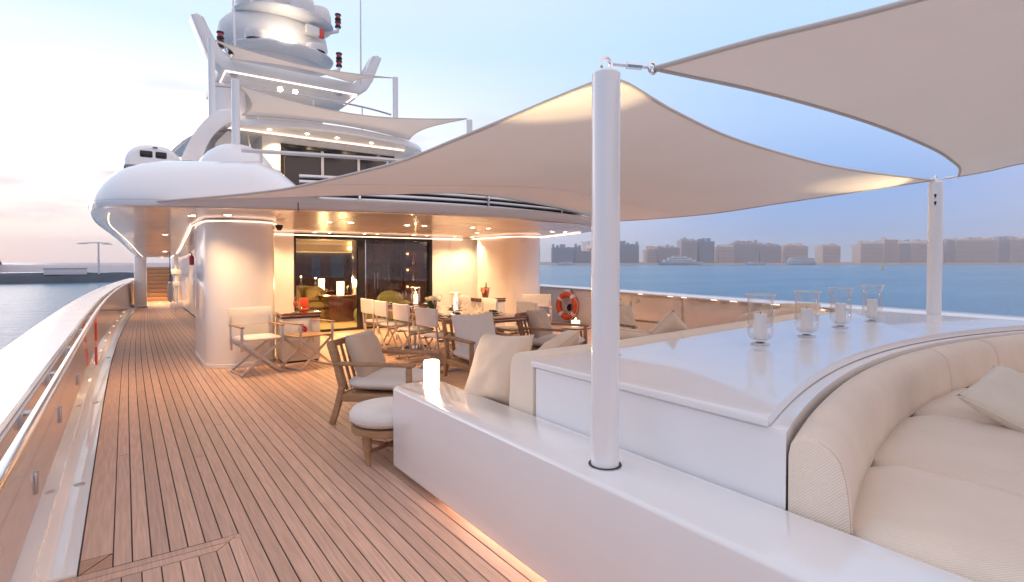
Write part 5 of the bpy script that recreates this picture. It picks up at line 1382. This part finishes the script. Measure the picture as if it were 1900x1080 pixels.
# ================================================================ SIDEBOARDS
def sideboard(label, loc, rz, emblem):
    t = thing("sideboard", label, "cabinet", loc, rz, "white cabinets with dark tops by the saloon")
    bm = nb(); box(bm, (-.27, -.28, .03), (.27, .28, .665), .006); new("body", bm, "white_soft", t)
    bm = nb(); box(bm, (-.25, -.26, 0), (.25, .26, .03)); new("plinth", bm, "dark_rubber", t)
    bm = nb(); prism(bm, rrect(-.29, .29, -.30, .30, .03, 4), .715, .742, .006); new("top", bm, "mahogany", t)
    bm = nb(); prism(bm, rrect(-.28, .28, -.29, .29, .03, 4), .695, .7145); new("brass_band", bm, "copper", t)
    bm = nb(); prism(bm, rrect(-.288, .288, -.298, .298, .03, 4), .665, .6945, .005); new("under_top", bm, "darkwood", t)
    bm = nb(); box(bm, (-.19, -.288, .08), (.19, -.279, .63), .003); dr = new("door", bm, "white_soft", t)
    bm = nb(); box(bm, (-.155, -.293, .12), (-.06, -.2875, .58), .002); new("inset_panel", bm, "white_soft", dr)
    if emblem:
        bm = nb(); disc(bm, (.02, -.2905, .49), .062, 28, (0, -1, 0)); em = new("emblem", bm, "crimson", dr, smooth=0)
        bm = nb(); tube(bm, [(.02 + .062 * math.cos(a), -.2905, .49 + .062 * math.sin(a)) for a in [2 * math.pi * k / 30 for k in range(30)]], .004, 6, closed=True)
        new("emblem_ring", bm, "pink", dr)
        bm = nb()
        tube(bm, [(.02 - .012, -.292, .505), (.02, -.293, .52), (.02 + .014, -.292, .505), (.02 + .010, -.292, .485), (.02 - .008, -.292, .480), (.02 - .012, -.292, .462), (.02 + .012, -.292, .462)], .004, 5)
        tube(bm, [(.02, -.292, .52), (.02, -.292, .535)], .004, 5)
        new("emblem_figure", bm, "pink", dr)
    return t
sideboard("white cabinet with red round emblem and dark top left of the saloon doors", (2.16, 8.68, 0), R(-3), True)
sideboard("white cabinet with dark top behind the dining table carrying the ice bucket", (6.35, 9.75, 0), R(4), False)
t = thing("cocktail_glass", "tulip glass of orange red drink on the emblem cabinet", "glass", (2.12, 8.62, .742))
bm = nb(); lathe(bm, [(0, 0), (.035, .002), (.006, .01), (.006, .05), (.03, .085), (.042, .12), (.034, .17), (.03, .20)], 18); new("bowl", bm, "glass", t)
bm = nb(); lathe(bm, [(0, .06), (.027, .086), (.039, .12), (.033, .16), (0, .165)], 16); new("drink", bm, "drink", t)
bm = nb(); lathe(bm, [(0, .19), (.015, .2), (.014, .225), (0, .23)], 10); new("cherry", bm, "crimson", t)
t = thing("red_vase", "square red glass vase on the emblem cabinet", "vase", (2.28, 8.78, .742))
bm = nb(); prism(bm, rrect(-.06, .06, -.05, .05, .012, 3), 0, .20, .004); new("body", bm, "orange", t)
t = thing("glass_bowl", "shallow glass bowl in front of the red vase on the emblem cabinet", "bowl", (2.24, 8.56, .742))
bm = nb(); lathe(bm, [(0, .004), (.045, .004), (.075, .05), (.09, .085), (.087, .085), (.072, .052), (.04, .010), (0, .009)], 22); new("bowl", bm, "glass", t)
bm = nb(); [puff(bm, .05, .05, .045, 2.2, 3, Matrix.Translation((.03 * math.cos(a), .03 * math.sin(a), .035))) for a in (0, 2.1, 4.2)]; new("fruit", bm, "drink", t)
t = thing("ice_bucket", "rosy metal wine bucket on the cabinet behind the table", "bucket", (6.28, 9.72, .742))
bm = nb(); lathe(bm, [(0, .0), (.06, .0), (.065, .01), (.10, .20), (.108, .215), (.104, .222), (.096, .2), (.06, .02), (0, .02)], 24); new("pail", bm, "copper", t)
bm = nb(); tube(bm, [(.1, 0, .19), (.125, 0, .16), (.095, 0, .13)], .008, 6); tube(bm, [(-.1, 0, .19), (-.125, 0, .16), (-.095, 0, .13)], .008, 6); new("handle", bm, "chrome", t)
t = thing("wine_bottle", "green wine bottle neck sticking out of the metal bucket", "bottle", (6.30, 9.72, .765))
bm = nb(); lathe(bm, [(0, 0), (.038, .002), (.038, .16), (.03, .19), (.014, .22), (.013, .28), (.015, .285), (.015, .30), (0, .30)], 16); new("glass", bm, "bottle", t)

# ================================================================ LIFEBUOY
lb = thing("lifebuoy", "orange red lifebuoy with pale bands hung on the starboard bulwark", "lifebuoy", (8.87, 10.0, .43), R(7))
bm = nb(); tube(bm, [(0, .28 * math.cos(a), .28 * math.sin(a)) for a in [2 * math.pi * k / 40 for k in range(40)]], .075, 14, closed=True); new("ring", bm, "orange", lb, smooth=180)
for a0 in (40, 130, 220, 310):
    bm = nb(); tube(bm, [(0, .28 * math.cos(a), .28 * math.sin(a)) for a in [R(a0 - 8 + 4 * k) for k in range(5)]], .0775, 14, cap=False); new("band", bm, "chair_canvas", lb, smooth=180)
bm = nb(); tube(bm, [(-.05, .36 * math.cos(a) * (1 + .04 * math.cos(4 * a)), .36 * math.sin(a) * (1 + .04 * math.cos(4 * a))) for a in [2 * math.pi * k / 48 for k in range(48)]], .009, 6, closed=True); tube(bm, [(-.06, -.2, .2), (-.07, 0, -.05), (-.06, .16, -.2)], .009, 6); tube(bm, [(-.06, .2, .18), (-.07, .02, .0), (-.06, -.12, -.22)], .009, 6); new("rope", bm, "rope", lb)
bm = nb(); box(bm, (-.02, -.08, .34), (.09, .08, .40), .015); new("hook", bm, "white", lb)
bm = nb(); box(bm, (-.05, -.09, -.12), (.06, -.01, .05), .015); new("strobe", bm, "black", lb)

# ================================================================ SALOON INTERIOR
sl_ = thing("saloon", "dark panelled saloon seen through the glass doors", "room", (4.5, 15.5, 0))
bm = nb(); prism(bm, [(2.0, DY + .1), (7.6, DY + .1), (7.6, 19.6), (2.0, 19.6)], -.004, .012); new("carpet", bm, "carpet", sl_, w=True, smooth=0)
bm = nb(); prism(bm, [(1.7, DY + .12), (7.6, DY + .12), (7.6, 19.6), (1.7, 19.6)], 2.055, 2.09); new("ceiling_panel", bm, "ceil_in", sl_, w=True, smooth=0)
for x0, x1 in ((2.0, 3.4), (3.41, 4.6), (4.61, 5.3), (5.62, 5.98), (6.45, 7.6)):
    bm = nb(); box(bm, (x0, 19.4, .012), (x1, 19.5, 2.05)); new("wall_panel", bm, "darkwood", sl_, w=True)
for x0, x1 in ((5.3, 5.62), (5.98, 6.45)):
    bm = nb(); box(bm, (x0, 19.4, .012), (x1, 19.5, .95)); box(bm, (x0, 19.4, 1.72), (x1, 19.5, 2.05)); new("wall_panel", bm, "darkwood", sl_, w=True)
    bm = nb(); box(bm, (x0, 19.44, .95), (x1, 19.46, 1.72)); new("window_pane", bm, "dusk_pane", sl_, w=True)
bm = nb(); box(bm, (1.72, DY + .12, .012), (1.8, 19.4, 2.05)); new("side_panel", bm, "darkwood", sl_, w=True)
bm = nb(); box(bm, (7.5, DY + .12, .012), (7.6, 19.4, 2.05)); new("side_panel", bm, "darkwood", sl_, w=True)
bm = nb(); box(bm, (3.9, 18.2, 1.84), (7.4, 18.3, 1.96)); box(bm, (5.2, 15.2, 1.86), (5.95, 15.3, 1.95)); new("cove_strip", bm, "cove", sl_, w=True)
bm = nb(); box(bm, (2.6, 15.32, 1.80), (7.5, 16.0, 2.05)); new("bulkhead", bm, "ceil_in", sl_, w=True)
t = thing("cabinet_wall", "tall dark wine coloured cabinet behind the right hand door pane", "cabinet", (5.3, 12.9, 0))
bm = nb(); box(bm, (4.62, 12.75, .012), (5.80, 13.3, 2.05), .004); new("carcass", bm, "darkwood", t, w=True)
for x in (4.98, 5.06):
    bm = nb(); box(bm, (x, 12.72, .85), (x + .012, 12.745, 1.25)); new("handle", bm, "steel", t, w=True)
t = thing("shelf_unit", "lit shelf niche with ornaments at the right end of the door pane", "shelves", (6.1, 12.9, 0))
bm = nb(); box(bm, (5.81, 13.1, .012), (6.5, 13.3, 2.05)); new("back", bm, "mahogany", t, w=True)
for z in (.5, .95, 1.38, 1.8):
    bm = nb(); box(bm, (5.81, 12.78, z), (6.5, 13.1, z + .03)); new("shelf", bm, "mahogany", t, w=True)
for z, nm in ((.53, "bronze ornament on the lowest lit shelf of the niche"), (.98, "golden ornament on the middle lit shelf of the niche"), (1.41, "golden vase on the top lit shelf of the niche")):
    o = thing("ornament", nm, "ornament", (6.12, 12.95, z))
    bm = nb(); lathe(bm, [(0, 0), (.06, .01), (.08, .08), (.05, .16), (.03, .22), (.045, .25)], 14); new("body", bm, "copper", o)
    point("shelf_lamp", (6.15, 12.85, z + .32), 1.0, parent=t)
t = thing("sofa", "olive sofa with plump cushions inside the saloon", "sofa", (3.85, 14.3, 0), R(0))
bm = nb(); box(bm, (-.75, -.45, .012), (.55, .5, .30), .04); new("base", bm, "sofa_olive", t)
for k in range(2):
    bm = nb(); puff(bm, .62, .8, .22, 5, 7, Matrix.Translation((-.42 + .64 * k, -.02, .38)), .02, k); new("seat_cushion", bm, "sofa_olive", t, smooth=180)
    bm = nb(); puff(bm, .6, .28, .5, 4, 7, Matrix.Translation((-.42 + .64 * k, .34, .62)), .03, k + 5); new("back_cushion", bm, "sofa_olive", t, smooth=180)
bm = nb(); throw_pillow(bm, .42, .36, .16, Matrix.Translation((.12, .1, .62)) @ Vector((-.2, -.9, .4)).to_track_quat("Z", "Y").to_matrix().to_4x4(), 21); new("loose_cushion", bm, "sofa_olive", t, smooth=180)
t = thing("sofa", "second olive sofa deeper inside the saloon", "sofa", (4.2, 16.6, 0))
bm = nb(); box(bm, (-1.2, -.4, .012), (1.0, .5, .36), .05); new("base", bm, "sofa_olive", t)
bm = nb(); puff(bm, 2.2, .3, .5, 5, 8, Matrix.Translation((-.1, .35, .55)), .02, 9); new("back_cushion", bm, "sofa_olive", t, smooth=180)
def lamp_table(lt, lab, lamp_lab, loc, w_, d_, h_, s):
    t = thing("end_table", lab, "table", loc)
    bm = nb(); box(bm, (-w_, -d_, .012), (w_, d_, h_ - .04), .004); new("body", bm, "mahogany", t)
    bm = nb(); box(bm, (-w_ - .04, -d_ - .04, h_ - .04), (w_ + .04, d_ + .04, h_), .006); new("top", bm, "mahogany", t)
    l = thing("table_lamp", lamp_lab, "lamp", (loc[0], loc[1] - .1, h_))
    bm = nb(); prism(bm, rrect(-.075 * s, .075 * s, -.075 * s, .075 * s, .008, 3), .01, .35 * s); new("shade", bm, "shade", l)
    bm = nb(); lathe(bm, [(0, 0), (.06, 0), (.06, .01), (0, .012)], 14); new("base", bm, "steel", l)
    point("lamp_light", (loc[0], loc[1] - .35, h_ + .3), 30, parent=l, color=(1, .66, .3), radius=.1)
lamp_table(0, "dark wood end table carrying the bigger lit lamp in the saloon", "bigger square lit table lamp in the saloon", (4.47, 13.85, 0), .38, .42, .665, 1.0)
lamp_table(0, "dark end table carrying the smaller lit lamp deeper in the saloon", "smaller square lit table lamp deeper in the saloon", (4.55, 15.75, 0), .25, .25, .70, .95)
t = thing("ottoman", "moss green block ottoman inside the doors behind the left chairs", "ottoman", (4.85, 12.5, 0))
for k in range(2):
    bm = nb(); puff(bm, .40, .62, .44, 6, 8, Matrix.Translation((-.20 + .41 * k, 0, .235)), .01, k); new("block", bm, "green_fabric", t, smooth=180)
t = thing("armchair", "green upholstered armchair behind the right door pane", "armchair", (5.25, 12.25, 0), R(170))
bm = nb(); box(bm, (-.33, -.3, .012), (.33, .3, .36), .05); new("seat", bm, "green_fabric", t)
bm = nb(); puff(bm, .62, .15, .5, 10, 7, Matrix.Translation((0, -.28, .56)), .02, 4); new("backrest", bm, "green_fabric", t, smooth=180)
for s in (-1, 1):
    bm = nb(); puff(bm, .14, .6, .24, 5, 6, Matrix.Translation((s * .33, 0, .46)), .02, 4); new("armrest", bm, "green_fabric", t, smooth=180)
for X, Y, e in ((3.6, 12.8, 14), (4.0, 15, 10), (5.5, 17.5, 16)):
    spot("saloon_downlight", (X, Y, 2.03), e * 9, color=(1, .64, .28), parent=sl_, size=130)

# ================================================================ EVENING HAZE
bm = nb()
_x0, _x1, _y0, _y1 = -900, 3200, -900, 2600
_z0, _z1 = SEA_Z - 1, 82
box(bm, (_x0, _y0, _z0), (_x1, _y1, _z1))
hz = new("haze", bm, "white", kind="stuff", label="thin evening haze over the water", smooth=0)
hm = bpy.data.materials.new("evening_air"); hm.use_nodes = True
_t = hm.node_tree; _t.nodes.clear()
_v = N(_t, "ShaderNodeVolumePrincipled"); _v.inputs["Color"].default_value = (.88, .90, .96, 1); _v.inputs["Density"].default_value = .0003; _v.inputs["Anisotropy"].default_value = .2
_o = N(_t, "ShaderNodeOutputMaterial"); _t.links.new(_v.outputs[0], _o.inputs["Volume"])
hz.data.materials.clear(); hz.data.materials.append(hm)
